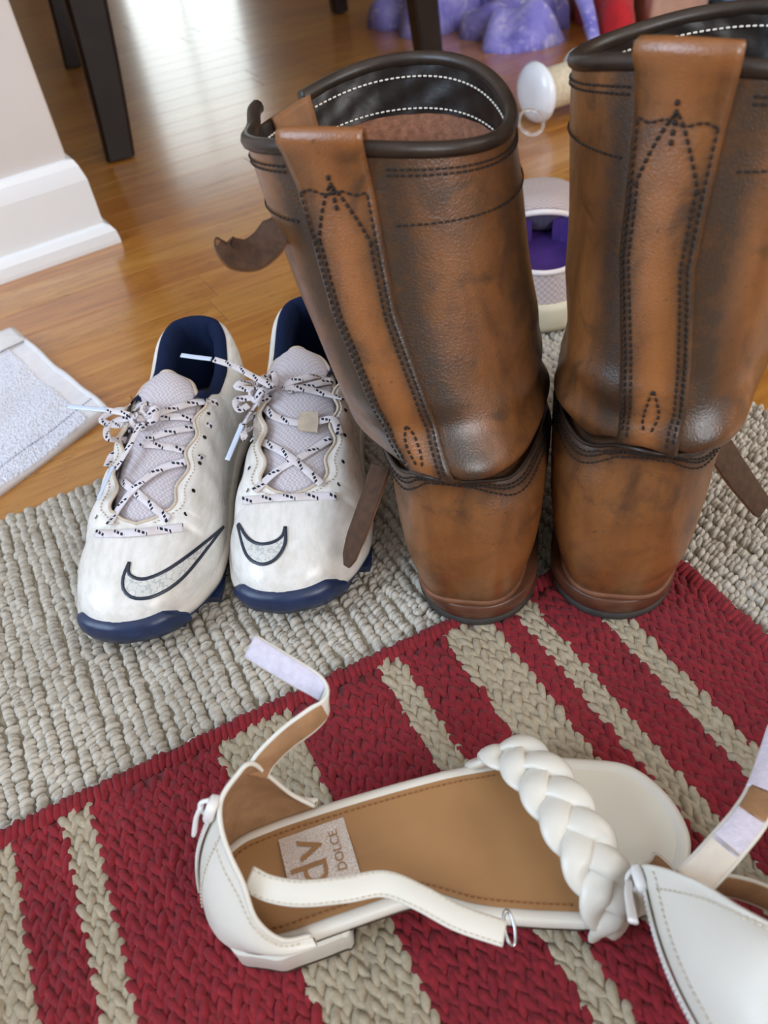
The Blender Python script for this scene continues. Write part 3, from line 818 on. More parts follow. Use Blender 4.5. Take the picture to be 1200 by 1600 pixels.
def make_cleat(loc, yaw, label):
    root = empty('baseball_cleat', loc, label, 'shoe', 'pair of white and navy cleats')
    root.rotation_euler = (0, 0, yaw)
    tt = np.r_[np.linspace(0, .06, 14), np.linspace(.07, .73, 90), np.linspace(.735, .79, 18), np.linspace(.80, .94, 22), np.linspace(.946, 1, 16)]
    vv = np.linspace(0, 1, 22); n, m = len(tt), len(vv)
    T, Vv = np.meshgrid(tt, vv, indexing='ij')
    A = upper_pt(T, -1.0, Vv); Bq = upper_pt(T, 1.0, Vv)
    F = gridF(n, m)
    V = np.concatenate([A.reshape(-1, 3), Bq.reshape(-1, 3)]); FF = np.concatenate([F, F[:, ::-1]+n*m])
    up = mk('upper', V, FF, MSYN, root)
    bm = bmesh.new(); bm.from_mesh(up.data); bmesh.ops.remove_doubles(bm, verts=bm.verts, dist=.0004); bmesh.ops.recalc_face_normals(bm, faces=bm.faces); bm.to_mesh(up.data); bm.free()
    up.data.polygons.foreach_set('use_smooth', [True]*len(up.data.polygons))
    # cream edge bead round the throat
    te = np.linspace(.41, .774, 80)
    e1 = upper_pt(te, -1.0, np.ones(80)); e2 = upper_pt(te, 1.0, np.ones(80))[::-1]
    edge = np.concatenate([e1, e2]); V, Fq = tubeVF(edge, .0012, 6); mk('throat_edge', V, Fq, MEDGE, up)
    sv = []
    for s_ in (-1.0, 1.0):
        q = upper_pt(te[4:], s_, np.full(76, .93)); nn_ = nrm(np.array([s_*.6, 0, .8]))+0*q; q = q+nn_*.0006; sv.append(stitchVF(q, nn_, .0026, .0019, .0004))
    mk('stitching', *cat_meshes(sv), MEDGE, up, kind='stuff')
    # padded navy collar: from the edge rolling inside and down
    tc = np.r_[.40, np.linspace(.36, .06, 34), np.linspace(.05, .004, 10)]
    path = np.concatenate([upper_pt(tc, -1.0, np.ones(len(tc))), upper_pt(tc[::-1], 1.0, np.ones(len(tc)))])
    rr = []
    cen = np.array([0, .16*CL*1.0, 0])
    ins = nrm(np.stack([-np.sign(path[:, 0])*np.clip(np.abs(path[:, 0])/.02, 0, 1), np.clip((.05-path[:, 1]/CL)/.05, 0, 1)*1.2, 0*path[:, 0]], -1))
    rows = [(.0003, .0000), (.0008, .0022), (.0035, .0042), (.0075, .0040), (.0105, .0005), (.0115, -.006), (.0105, -.014), (.0085, -.026), (.0080, -.045), (.0075, -.062)]
    G = np.stack([path+ins*a+np.array([0, 0, 1.0])*b for a, b in rows], 1)
    G[..., 2] = np.maximum(G[..., 2], .022)
    k = len(path); Fq = gridF(k, len(rows)); mk('collar_lining', G.reshape(-1, 3), Fq, MNAVY, root)
    # insole
    ti = np.linspace(.01, .8, 40); w = np.maximum(cw_(ti)-.004, .001); V = np.concatenate([np.stack([-w, ti*CL, .024+0*w], -1), np.stack([w, ti*CL, .024+0*w], -1)])
    Fi = [(i, i+1, 40+i+1, 40+i) for i in range(39)]; mk('insole', V, [f[::-1] for f in Fi], MINSOLE, root)
    # tongue
    tk = np.linspace(.30, .80, 46); xk = np.linspace(-1, 1, 17); Tk, Xk = np.meshgrid(tk, xk, indexing='ij')
    hw = sm_interp(Tk, [.30, .31, .34, .40, .6, .8], [.008, .0155, .0200, .0245, .0270, .0230])
    top = sm_interp(Tk, [.30, .34, .40, .5, .6, .7, .8], [.0965, .0955, .0905, .0822, .0738, .0660, .0545])
    Zk = top-.0075*np.abs(Xk)**2.3-.001; Pk = np.stack([Xk*hw+.005*np.clip((.5-Tk)/.2, 0, 1), Tk*CL, Zk], -1)
    tong = mk('tongue', Pk.reshape(-1, 3), gridF(46, 17)[:, ::-1].copy(), MTONG, root); so = tong.modifiers.new('thick', 'SOLIDIFY'); so.thickness = .004; so.offset = -1
    V, Fq = tubeVF(np.concatenate([Pk[14:0:-1, 0], Pk[0, 2:-2], Pk[1:15, -1]])+np.array([0, 0, -.0016]), .0022, 6); mk('tongue_binding', V, Fq, MEDGE, tong)
    # sole unit
    def ring(grow, ts): 
        w = cw_(ts)+grow*np.clip(ts/.02, 0, 1)*np.clip((1-ts)/.01, .2, 1); y = ts*CL+np.where(ts > .5, grow*np.clip((ts-.85)/.15, 0, 1), -grow*np.clip((.1-ts)/.1, 0, 1))
        return w, y
    ts = np.r_[np.linspace(0, .1, 16), np.linspace(.12, .86, 40), np.linspace(.87, 1, 24)]
    def band(nm, mat, levels, par=root):
        rs = []
        for g, zf in levels:
            w, y = ring(g, ts); z = zf(ts); ts_ = ts
            rs.append(np.concatenate([np.stack([cx_(ts_)-w, y, z], -1), np.stack([cx_(ts_)+w, y, z], -1)[::-1]]))
        R_ = np.array(rs); kk = R_.shape[1]; F = gridF(len(rs), kk, False, True).tolist(); F.append(list(range(kk))); F.append([(len(rs)-1)*kk+i for i in range(kk)][::-1])
        V = R_.reshape(-1, 3); o = mk(nm, V, F, mat, par)
        bm = bmesh.new(); bm.from_mesh(o.data); bmesh.ops.remove_doubles(bm, verts=bm.verts, dist=.0002); bmesh.ops.recalc_face_normals(bm, faces=bm.faces); bm.to_mesh(o.data); bm.free(); return o
    spring = lambda t: .006*np.clip((t-.8)/.2, 0, 1)**2
    band('midsole', MMID, [(-.004, lambda t: .0125+spring(t)), (.0018, lambda t: .0125+spring(t)), (.0026, lambda t: .016+spring(t)), (.0016, lambda t: cz_(t)+.0035), (-.002, lambda t: cz_(t)+.0045)])
    out = band('outsole', MNAVYR, [(-.008, lambda t: .0068+spring(t)), (-.001, lambda t: .0075+spring(t)), (.0015, lambda t: .0105+spring(t)), (.0010, lambda t: .0130+spring(t))])
    # toe bumper wrapping the front
    tb = np.r_[np.linspace(.925, .96, 10), np.linspace(.965, 1, 16)]; ts_ = tb
    rs = []
    for g, f in ((-.003, 0.0), (.0025, .10), (.0040, .45), (.0036, .75), (.0022, 1.0), (-.002, 1.04)):
        w = cw_(tb)+g*np.clip((1-tb)/.006, .15, 1); y = tb*CL+g*np.clip((tb-.87)/.1, 0, 1)
        zt = .0285-.011*np.clip((.962-tb)/.04, 0, 1)**1.2; z = .0065+spring(tb)*.8+(zt-.0065-spring(tb)*.8)*f
        rs.append(np.concatenate([np.stack([cx_(ts_)-w, y, z], -1), np.stack([cx_(ts_)+w, y, z], -1)[::-1]]))
    R_ = np.array(rs); kk = R_.shape[1]; F = gridF(6, kk, False, False).tolist(); F.append(list(range(kk)))
    mk('toe_bumper', R_.reshape(-1, 3), F, MNAVYR, out)
    # studs
    for (t0, sx) in ((.90, -.5), (.90, .5), (.82, -.85), (.82, .85), (.66, -.85), (.66, .85), (.12, -.7), (.12, .7), (.24, -.8), (.24, .8), (.74, 0)):
        x = sx*cw_(t0); y = t0*CL; a = .006; b = .008; V = []
        for z, k_ in ((.009, 1.15), (.0, .75)): V += [(x-a*k_, y-b*k_, z), (x+a*k_, y-b*k_, z), (x+a*k_, y+b*k_, z), (x-a*k_, y+b*k_, z)]
        mk('stud', V, [(0, 1, 2, 3), (7, 6, 5, 4), (0, 4, 5, 1), (1, 5, 6, 2), (2, 6, 7, 3), (3, 7, 4, 0)], MNAVYR, out, smooth=False)
    # eyelets down both sides
    for s_ in (-1.0, 1.0):
        for te_ in (.44, .52, .60, .68, .745):
            p = upper_pt(np.array([te_]), s_, np.array([.80]))[0]; nn_ = nrm(np.array([s_*.75, .1, .65])); a = np.linspace(0, 2*np.pi, 11)[:-1]
            tx = nrm(np.cross(nn_, [0, 0, 1])); ty = np.cross(nn_, tx)
            ringp = p+nn_*.0004+.0016*(np.cos(a)[:, None]*tx+np.sin(a)[:, None]*ty)
            V = np.vstack([ringp, p+nn_*.0002]); mk('eyelet', V, [(i, (i+1) % 10, 10) for i in range(10)], simple_dark, up)
    bpy.context.view_layer.update()
    return root, up, tong
simple_dark = simple('dark_hole', '#1a1410', .9, .1, 30)

def toward(root, V):
    """world points into a thing's own frame"""
    M = np.array(root.matrix_world.inverted()); V = np.asarray(V); return V@M[:3, :3].T+M[:3, 3]
def world_bvh(objs):
    V, F, n = [], [], 0
    for o in objs:
        M = o.matrix_world
        V += [M @ v.co for v in o.data.vertices]; F += [[i+n for i in p.vertices] for p in o.data.polygons]; n += len(o.data.vertices)
    return BVHTree.FromPolygons(V, F)
def trace(bvh, pts, lift):
    """mixed list: (x, y) lies on the shoe, (x, y, z) hangs at height z"""
    P, N = [], []
    last = .07
    for q in pts:
        if len(q) == 3 and q[2] > .02: P.append(at(*q)); N.append((0, -.4, .9)); last = q[2]
        else:
            p, n_ = onto(bvh, [q[:2]], lift+(q[2] if len(q) == 3 else 0))
            if len(p): P.append(p[0]); N.append(n_[0]); last = p[0][2]
            else: P.append(at(q[0], q[1], last)); N.append((0, -.4, .9))
    return np.array(P), nrm(np.array(N, float))
def lace(root, bvh, pts, width=.0056, lift=.0018, nm='lace', mat=None, l0=0.0, thick=.0011):
    P, N = trace(bvh, pts, lift); n = max(16, int(len(P)*9))
    PN = smoothpath(np.hstack([P, N*.01]), n); P2 = PN[:, :3]; N2 = nrm(PN[:, 3:])
    V, F = ribbonVF(P2, N2, width, thick)
    s = np.r_[0, np.cumsum(np.linalg.norm(np.diff(P2, axis=0), axis=1))]+l0
    m = len(V)//n; c = np.tile(np.array([-1, 1, 1, 1, 1, 0, -1, -1, -1.0]), n); l = np.repeat(s, m)
    return mk(nm, toward(root, V), F, mat or MLACE, root, attrs={'l': l, 'c': c})
def swoosh(root, bvh, upper_edge, lower_edge):
    n = 30; U = smoothpath(upper_edge, n); L_ = smoothpath(lower_edge, n)
    pts = []
    k = 7
    for i in range(n):
        for j in range(k): pts.append(tuple(U[i]+(L_[i]-U[i])*j/(k-1)))
    P, N = [], []
    for q in pts:
        p, nn_ = onto(bvh, [q], .0007)
        if not len(p): p, nn_ = np.array([P[-1]]), np.array([N[-1]])
        P.append(p[0]); N.append(nn_[0])
    V = np.array(P); lo = mk('swoosh_mark', toward(root, V), gridF(n, k), MCAMO, root)
    M = V.reshape(n, k, 3); NN = np.array(N).reshape(n, k, 3)
    rim = np.concatenate([M[:, 0], M[-1:, 1], M[::-1, -1]]); rn = np.concatenate([NN[:, 0], NN[-1:, 1], NN[::-1, -1]])
    rim = np.vstack([rim, rim[:1]]); rn = np.vstack([rn, rn[:1]])
    V, F = ribbonVF(rim, rn, .0022, .0008); mk('swoosh_outline', toward(root, V), F, MLOGO, lo)

def knot(root, bvh, c, r, seeds):
    for i, (dx, dy, a0, rr, h) in enumerate(seeds):
        a = np.linspace(a0, a0+5.2, 30); P, N = trace(bvh, [(c[0]+dx, c[1]+dy)], .004+h)
        ctr = P[0]; nn_ = N[0]; tx = nrm(np.cross(nn_, [0, 1, .3])); ty = np.cross(nn_, tx)
        pth = ctr+rr*np.cos(a)[:, None]*tx+rr*.75*np.sin(a)[:, None]*ty+nn_*(.0022*np.sin(a*2+i))[:, None]
        V, F = ribbonVF(pth, nn_+.9*nrm(pth-ctr), .0050, .0022); s = np.linspace(0, .03, 30); m = len(V)//30
        mk('lace_knot', toward(root, V), F, MLACE, root, attrs={'l': np.repeat(s, m)+i*.004, 'c': np.tile(np.array([-1, 1, 1, 1, 1, 0, -1, -1, -1.0]), 30)})

z3 = lambda L: [(100+x/4.615, 520+y/4.615) for x, y in L]
z4 = lambda L: [(330+x/4.444, 460+y/4.444) for x, y in L]
zc3 = lambda L: [(90+x/2.353, 460+y/2.353) for x, y in L]
# left cleat
cl, up_l, to_l = make_cleat((-.128, .592, .001), math.radians(180-9.0), 'white cleat nearest the towel, laces tied, full swoosh facing the camera')
bv = world_bvh([up_l, to_l])
lace(cl, bv, z3([(240, 1455), (420, 1455), (640, 1440), (860, 1405)]))
lace(cl, bv, z3([(760, 1350), (640, 1255), (530, 1160), (440, 1080), (385, 1000)]))
lace(cl, bv, z3([(345, 1390), (430, 1260), (530, 1130), (700, 1000), (890, 940)]), lift=.0030)
lace(cl, bv, z3([(995, 910), (870, 860), (700, 825), (560, 815)]), lift=.0022)
lace(cl, bv, z3([(950, 690), (780, 720), (600, 775)]))
lace(cl, bv, z3([(1050, 670), (900, 630), (780, 620), (700, 625)]), lift=.0026)
lace(cl, bv, z3([(1080, 510), (950, 520), (780, 570), (650, 620)]), lift=.0034)
lace(cl, bv, z3([(440, 855), (350, 885), (312, 960)]), lift=.002)
lace(cl, bv, [(*q, .006) for q in z3([(560, 600), (480, 560), (380, 560), (270, 630), (400, 668), (520, 640)])], .005)
lace(cl, bv, [(*q, .005) for q in z3([(540, 650), (430, 655), (310, 690), (330, 765), (420, 755), (520, 710)])], .005)
lace(cl, bv, [(*q, .009) for q in z3([(600, 720), (560, 830), (500, 950), (450, 1040)])], .0048)
lace(cl, bv, [(*q, .011) for q in z3([(450, 1030), (410, 1130), (360, 1250)])], .0036, nm='aglet', mat=MAGLET)
kz = .094
lace(cl, bv, [(*q, kz) for q in z3([(470, 590), (380, 570), (300, 555)])], .0042)
lace(cl, bv, [(*q, kz) for q in z3([(310, 557), (170, 545), (25, 530)])], .0036, nm='aglet', mat=MAGLET)
knot(cl, bv, (232, 656), 0, [(-4, -4, 0, .0080, .003), (7, 3, 1.5, .0076, .005), (-3, 9, 3.2, .0064, .003), (12, -4, 4.4, .0060, .006)])
swoosh(cl, bv, zc3([(265, 985), (262, 1025), (290, 1045), (330, 1045), (400, 1015), (500, 945), (608, 855)]), zc3([(265, 985), (243, 1040), (246, 1090), (290, 1118), (370, 1103), (470, 1030), (608, 855)]))
swoosh(cl, bv, zc3([(272, 415), (280, 405), (300, 392), (312, 378)]), zc3([(272, 415), (284, 412), (303, 396), (312, 378)])) if False else None
# right cleat
cr, up_r, to_r = make_cleat((-.034, .600, .001), math.radians(180-6.5), 'white cleat tucked against the brown boot, lace keeper tab on its tongue')
bv = world_bvh([up_r, to_r])
lace(cr, bv, z4([(230, 1432), (420, 1425), (640, 1412), (865, 1402)]))
lace(cr, bv, z4([(310, 1370), (470, 1230), (640, 1130), (830, 1010)]))
lace(cr, bv, z4([(285, 1000), (400, 1050), (520, 1120), (640, 1215), (770, 1330)]), lift=.0030)
lace(cr, bv, z4([(890, 985), (850, 885), (740, 895), (600, 905), (460, 865), (390, 800)]), lift=.0026)
lace(cr, bv, z4([(860, 575), (700, 592), (520, 640)]), lift=.0036)
lace(cr, bv, z4([(830, 612), (700, 640), (540, 680)]), lift=.0022)
lace(cr, bv, z4([(905, 745), (760, 700), (640, 672), (510, 655)]), lift=.003)
lace(cr, bv, [(*q, .006) for q in z4([(420, 660), (300, 660), (175, 640), (240, 612), (380, 640)])], .005)
lace(cr, bv, [(*q, .005) for q in z4([(400, 690), (290, 712), (175, 735), (195, 800), (260, 770)])], .005)
kz = .10
lace(cr, bv, [(*q, kz) for q in z4([(430, 640), (300, 575), (160, 500), (20, 452)])], .0048)
lace(cr, bv, [(330, 561, kz), (305, 558, kz), (283, 555, kz)], .0036, nm='aglet', mat=MAGLET)
lace(cr, bv, [(*q, .006) for q in z4([(400, 750), (310, 880), (222, 950), (240, 1000), (300, 985), (370, 860), (400, 760)])], .005)
lace(cr, bv, [(413, 635, .008), (397, 650, .007), (378, 664, .086)], .0046)
lace(cr, bv, [(379, 662, .086), (368, 688, .080), (355, 719, .074)], .0036, nm='aglet', mat=MAGLET)
knot(cr, bv, (424, 610), 0, [(-6, 2, 0, .0080, .004), (6, -4, 1.5, .0078, .006), (0, 12, 3.2, .0068, .004), (-12, 14, 4.4, .0060, .004)])
P, N = onto(bv, z4([(622, 838), (680, 836), (740, 838), (740, 905), (735, 980), (672, 974), (605, 966), (613, 900)]), .0042)
V = np.vstack([P, P-N*.001]); k = len(P); tab = mk('lace_keeper_tab', toward(cr, V), [tuple(range(k)), tuple(range(2*k-1, k-1, -1))]+[(i, i+k, (i+1) % k+k, (i+1) % k) for i in range(k)], MEDGE, cr, smooth=False)
swoosh(cr, bv, zc3([(838, 855), (826, 890), (790, 913), (740, 918), (700, 895), (668, 845)]), zc3([(838, 855), (836, 920), (800, 975), (745, 992), (695, 955), (664, 850)]))
P, N = onto(bv, smoothpath(zc3([(1108, 822), (1130, 846), (1152, 862), (1164, 838), (1167, 795)]), 24), .0008)
if len(P) > 6:
    V, F = ribbonVF(P, N, .0020, .0008); mk('swoosh_outline', toward(cr, V), F, MLOGO, cr)
# ------------------------------------------------------------------ white braided sandals
MSW = simple('white_smooth_leather', '#d9d5ca', .36, .025, 30, .12, 300)
MSWS = simple('ivory_toe_platform', '#dcd8c8', .42, .02, 30)
MSTAN = simple('tan_insole_leather', '#a1784e', .40, .10, 22, .15, 240)
MSLIN = simple('tan_suede_lining', '#96704d', .85, .15, 120, .5, 600)
MSOLE = simple('dark_brown_outsole', '#4a3a2b', .7, .2, 60)
MTHT = simple('brown_thread', '#8a5a30', .7, .15, 200)
MTHC = simple('ivory_thread', '#cfc6b2', .7, .1, 200)
MZIP = simple('white_zip_plastic', '#e4e2de', .35, .03, 60)
MZTAPE = simple('white_zip_tape', '#d5d0c6', .85, .08, 200, .5, 900)
MVEL = simple('lilac_white_hook_tape', '#d6d0de', .95, .08, 300, 1.0, 1500)
MSTEEL = simple('bright_steel', '#b8b8b8', .2, .1, 60, metal=1.0)
MWORN = simple('worn_ivory_strap_back', '#d9cfc0', .6, .18, 55, .3, 300)
def foil():
    t = NT('silver_foil_stamp'); v = t.coord('Object')
    n = t.noise(v, 1500, 2, .6)
    t.set(Base__Color=t.ramp(n, [(.42, srgb('#c2b09a')), (.55, srgb('#f0eeee'))]), Roughness=.34, Metallic=t.ramp(n, [(.42, (0, 0, 0)), (.52, (.8, .8, .8))])); t.bump(n, .5, .0004); return t.m
MFOIL = foil()

S_OUT = [(-.1085, .157), (-.1045, .170), (-.0935, .180), (-.077, .1855), (-.0565, .1900), (-.0135, .1985), (.026, .2058), (.058, .2085), (.089, .2037), (.109, .1968), (.1215, .180), (.1250, .160), (.1175, .1435), (.1040, .1320), (.0885, .1265), (.0700, .1245), (.0536, .1262), (.0387, .1281), (.0166, .1319), (-.003, .1390), (-.0135, .1400), (-.047, .1330), (-.075, .1280), (-.094, .1325), (-.1050, .1440)]
def zt_(x): return sm_interp(x, [-.115, -.06, -.02, .01, .035, .065, .13], [.0300, .0295, .0272, .0235, .0185, .0145, .0125])
def ymid(x): return sm_interp(x, [-.11, -.05, 0, .05, .125], [.156, .1605, .170, .1680, .1625])
ORG = np.array([0.0, .163, 0.0])

def make_sandal(loc, R3, label, variant):
    root = empty('braided_sandal', loc, label, 'sandal', 'pair of white braided sandals')
    root.rotation_euler = Matrix(R3.tolist()).to_euler()
    L = lambda V: np.asarray(V, float)-ORG
    n = 220; O = smoothpath(S_OUT, n, True)
    nx = np.clip(O[:, 0], -.088, .098); spine = np.stack([nx, ymid(nx)], -1)
    inw = nrm(spine-O)
    # sole and rolled white rim
    def rings(levels):
        out = []
        for ins, dz in levels:
            q = O+inw*ins; out.append(np.concatenate([q, (zt_(q[:, 0])+dz)[:, None]], 1))
        return np.array(out)
    def closed(nm, levels, mat, par=root, cap0=False, cap1=False):
        Rg = rings(levels); F = gridF(len(levels), n, False, True).tolist()
        if cap0: F.append(list(range(n)))
        if cap1: F.append([(len(levels)-1)*n+i for i in range(n)][::-1])
        return mk(nm, L(Rg.reshape(-1, 3)), F, mat, par)
    closed('rim', [(.006, -.0060), (.0012, -.0062), (-.0006, -.0045), (-.0010, -.0020), (-.0002, .0004), (.0020, .0018), (.0042, .0016), (.0062, .0006)], MSW)
    closed('outsole', [(.020, -.0105), (.0030, -.0105), (.0005, -.0098), (.0002, -.0062), (.004, -.0058)], MSOLE, cap0=True)
    # toe platform (white) and tan footbed
    ks = np.r_[0, np.linspace(.08, 1, 14)]
    def sheet(nm, start, dz, mat, cut=None, par=root):
        rows = []
        for k in ks:
            q = O+inw*start; q = q+(spine-q)*k
            if cut is not None: q = q.copy(); q[:, 0] = np.minimum(q[:, 0], cut(q[:, 1]))
            z = zt_(q[:, 0])+dz-.0012*k*np.clip((.0-q[:, 0])/.03, 0, 1)
            rows.append(np.concatenate([q, z[:, None]], 1))
        return mk(nm, L(np.array(rows).reshape(-1, 3)), gridF(len(ks), n, False, True), mat, par)
    sheet('toe_platform', .0050, .0006, MSWS)
    bed = sheet('footbed', .0050, .0016, MSTAN, lambda y: np.interp(y, [.12, .21], [.074, .040]))
    q = O+inw*.0078; sel = (q[:, 0] < np.interp(q[:, 1], [.12, .21], [.068, .036])); idx = np.where(sel)[0]
    k0 = np.where(np.diff(idx) > 1)[0]; idx = np.r_[idx[k0[0]+1:], idx[:k0[0]+1]] if len(k0) else idx
    P = np.concatenate([q[idx], (zt_(q[idx, 0])+.0019)[:, None]], 1); mk('stitching', *(lambda V, F: (L(V), F))(*stitchVF(P, np.tile([0, 0, 1.0], (len(P), 1)), .0030, .0021, .0004)), MTHT, bed, kind='stuff')
    # block heel
    hx = [(-.1075, .157), (-.1030, .170), (-.0925, .1790), (-.077, .1840), (-.055, .1880), (-.044, .1890), (-.0415, .160), (-.0425, .1330), (-.055, .1300), (-.075, .1262), (-.0945, .1312), (-.1050, .1435)]
    H = np.array(hx); hs = []
    H2 = []
    for a, b in zip(H, np.roll(H, -1, 0)): H2 += [a, a*.67+b*.33, a*.33+b*.67]
    H2 = smoothpath(np.array(H2), 90, True); hc = np.array([-.075, .158])
    for sc, z in ((.985, .0032), (1.0, .0042), (1.0, .0185), (1.0, .0200)): hs.append(np.concatenate([hc+(H2-hc)*sc, np.full((len(H2), 1), z)], 1))
    hk = len(H2); F = gridF(4, hk, False, True).tolist(); F.append(list(range(hk))); F.append([3*hk+i for i in range(hk)][::-1])
    mk('block_heel', L(np.array(hs).reshape(-1, 3)), F, MSW, root)
    hs = [np.concatenate([hc+(H2-hc)*sc, np.full((hk, 1), z)], 1) for sc, z in ((.97, 0.0), (.99, .0006), (.99, .0032))]
    F = gridF(3, hk, False, True).tolist(); F.append(list(range(hk))); mk('heel_tip', L(np.array(hs).reshape(-1, 3)), F, MSOLE, root)
    # foil stamp with letters on the footbed
    def on_bed(u, v, lift): # u along text line (towards far side), v across (towards heel = letter top)
        c = np.array([-.0535, .1645]); du = np.array([-.22, .975]); dv = np.array([-.975, -.22]); p = c+du*u+dv*v
        return np.array([p[0], p[1], zt_(p[0])+.0016+lift])
    gu = np.linspace(-.0165, .0155, 9); gv = np.linspace(-.0165, .0165, 9)
    V = np.array([[on_bed(a, b, .0003-.0012*0) for b in gv] for a in gu]).reshape(-1, 3); st = mk('foil_stamp', L(V), gridF(9, 9), MFOIL, root)
    def letters(txt, size, u, v):
        cu = bpy.data.curves.new('lettering', 'FONT'); cu.body = txt; cu.size = size; cu.align_x = 'CENTER'; cu.resolution_u = 3
        o = bpy.data.objects.new('lettering', cu); COL.objects.link(o); bpy.context.view_layer.update()
        me = bpy.data.meshes.new_from_object(o.evaluated_get(bpy.context.evaluated_depsgraph_get())); bpy.data.objects.remove(o)
        V = [on_bed(u+w.co.x, v+w.co.y, .0008) for w in me.vertices]; F = [tuple(p.vertices) for p in me.polygons]
        bpy.data.meshes.remove(me); mk('lettering', L(V), F, MSTAN, st, smooth=False)
    letters('dv', .0255, -.0005, -.0030); letters('DOLCE', .0062, .0005, -.0115)
    # heel counter
    base = np.array([(-.057, .1305, .0285), (-.078, .1270, .0275), (-.0965, .1325, .0265), (-.1065, .1440, .0265), (-.1095, .157, .0265), (-.1055, .1705, .0265), (-.0945, .1812, .0270), (-.0775, .1868, .0275), (-.0545, .1915, .0285)])
    top = np.array([(-.0575, .1290, .0335), (-.070, .1268, .0395), (-.0790, .1320, .0520), (-.0825, .1430, .0650), (-.0870, .1530, .0745), (-.0895, .1635, .0810), (-.0885, .1735, .0845), (-.0815, .1820, .0870), (-.0745, .1868, .0880), (-.0690, .1885, .0700), (-.0630, .1897, .0500), (-.0545, .1905, .0335)])
    if variant: top[:, 2] = .0275+(top[:, 2]-.0275)*1.24
    m = 90; Bc = smoothpath(base, m); Tc = smoothpath(top, m); hh = np.linspace(0, 1, 18)
    cb = np.array([-.068, .158])
    def wall(off):
        out = np.empty((m, 18, 3))
        for j, h in enumerate(hh):
            p = Bc+(Tc-Bc)*h; o2 = nrm(p[:, :2]-cb); bul = .0042*math.sin(math.pi*min(1, h*1.05))+off
            p = p.copy(); p[:, :2] += o2*bul; out[:, j] = p
        return out
    Wo = wall(0.0); Wi = wall(-.0019)
    co = mk('heel_counter', L(Wo.reshape(-1, 3)), gridF(m, 18), MSW, root)
    mk('counter_lining', L(Wi.reshape(-1, 3)), gridF(m, 18)[:, ::-1].copy(), MSLIN, root)
    V, F = tubeVF((Wo[:, -1]+Wi[:, -1])/2, .0012, 6); mk('counter_edge', L(V), F, MSW, co)
    nn_ = np.concatenate([nrm(Wo[:, -3, :2]-cb), np.full((m, 1), .25)], 1)
    sv = [stitchVF(Wo[3:40, -3]+nrm(nn_[3:40])*.0004, nn_[3:40], .0026, .0019, .0004), stitchVF(Wo[52:-3, -3]+nrm(nn_[52:-3])*.0004, nn_[52:-3], .0026, .0019, .0004)]
    for i in (38, 52): 
        c_ = Wo[i, 2:]; sv.append(stitchVF(smoothpath(c_, 30)+np.array([*nrm(c_[8, :2]-cb), 0])*.0006, np.tile([*nrm(c_[8, :2]-cb), .2], (30, 1)), .0026, .0019, .0004))
    V, F = cat_meshes(sv); mk('stitching', L(V), F, MTHC, co, kind='stuff')
    # zipper up the back
    zi = 45; zp = smoothpath(Wo[zi, 1:], 40); zn = np.tile([*nrm(Wo[zi, 9, :2]-cb), .15], (40, 1)); zp = zp+nrm(zn)*.0010
    zip_ = mk('zip_tape', *(lambda V, F: (L(V), F))(*ribbonVF(zp, zn, .0075, .0010)), MZTAPE, root)
    V, F = cat_meshes([stitchVF(zp+nrm(zn)*.0007+np.cross(tangents(zp), nrm(zn))*s_*.0008, zn, .0021, .0011, .0009) for s_ in (-1, 1)]); mk('zip_teeth', L(V), F, MZIP, zip_, kind='stuff')
    pz = zp[-3]+nrm(zn[0])*.0015; T_ = tangents(zp)[-3]; N_z = nrm(zn[-3]); B_ = np.cross(T_, N_z)
    def obox(c, a, b, h, bev=.25):
        V = []
        for z, k in ((-1, .8), (-.6, 1), (.6, 1), (1, .75)):
            for x, y in ((-1, -.6), (-.6, -1), (.6, -1), (1, -.6), (1, .6), (.6, 1), (-.6, 1), (-1, .6)): V.append(c+B_*x*a*k+T_*y*b*k+N_z*z*h)
        F = gridF(4, 8, False, True).tolist(); F.append(list(range(8))); F.append([24+i for i in range(8)][::-1]); return np.array(V), F
    sl = mk('zip_slider', *(lambda V, F: (L(V), F))(*obox(pz-T_*.001, .0048, .0062, .0024)), MZIP, root)
    br = np.array([pz+T_*.0045+N_z*.002, pz+T_*.002+N_z*.0050, pz-T_*.002+N_z*.0050, pz-T_*.005+N_z*.002]); V, F = tubeVF(smoothpath(br, 14), .0011, 6); mk('slider_bridge', L(V), F, MZIP, sl)
    if variant == 0: pull = [pz+N_z*.0045, pz-T_*.008+N_z*.0055, pz-T_*.020+N_z*.0045]
    else: pull = [pz+N_z*.0045+B_*0, pz+N_z*.0060-T_*.007+B_*.0045, pz+N_z*.0070-T_*.022+B_*.011]
    pn = np.tile(N_z, (14, 1)) if variant == 0 else np.tile(nrm(N_z*.5+B_*-.8), (14, 1)); V, F = ribbonVF(smoothpath(pull, 14), pn, np.linspace(.0030, .0042, 14), .0020); mk('zip_pull', L(V), F, MZIP, sl)
    # braided toe strap: three flattened strands plaited over an arch
    arch = np.array([(.0335, .2085, .0080), (.0365, .2095, .0200), (.0455, .2050, .0330), (.0560, .1880, .0395), (.0640, .1650, .0425), (.0705, .1440, .0405), (.0745, .1310, .0315), (.0765, .1248, .0200), (.0762, .1240, .0075)])
    q = 330; A = smoothpath(arch, q); T = tangents(A)
    side = nrm(np.stack([np.full(q, .93), np.full(q, .30), 0*A[:, 0]], -1)); side = nrm(side-T*(side*T).sum(-1, keepdims=True)); N = np.cross(side, T); N = np.where((N[:, 2:] < 0) & (np.abs(N[:, 2:]) > .2), -N, N)
    N = nrm(A-np.array([.057, .166, -.02])-side*((A-np.array([.057, .166, -.02]))*side).sum(-1, keepdims=True)); side = np.cross(T, N)
    s = np.linspace(0, 1, q); wid = sm_interp(s, [0, .12, .5, .88, 1], [.55, .9, 1.0, .95, .7])
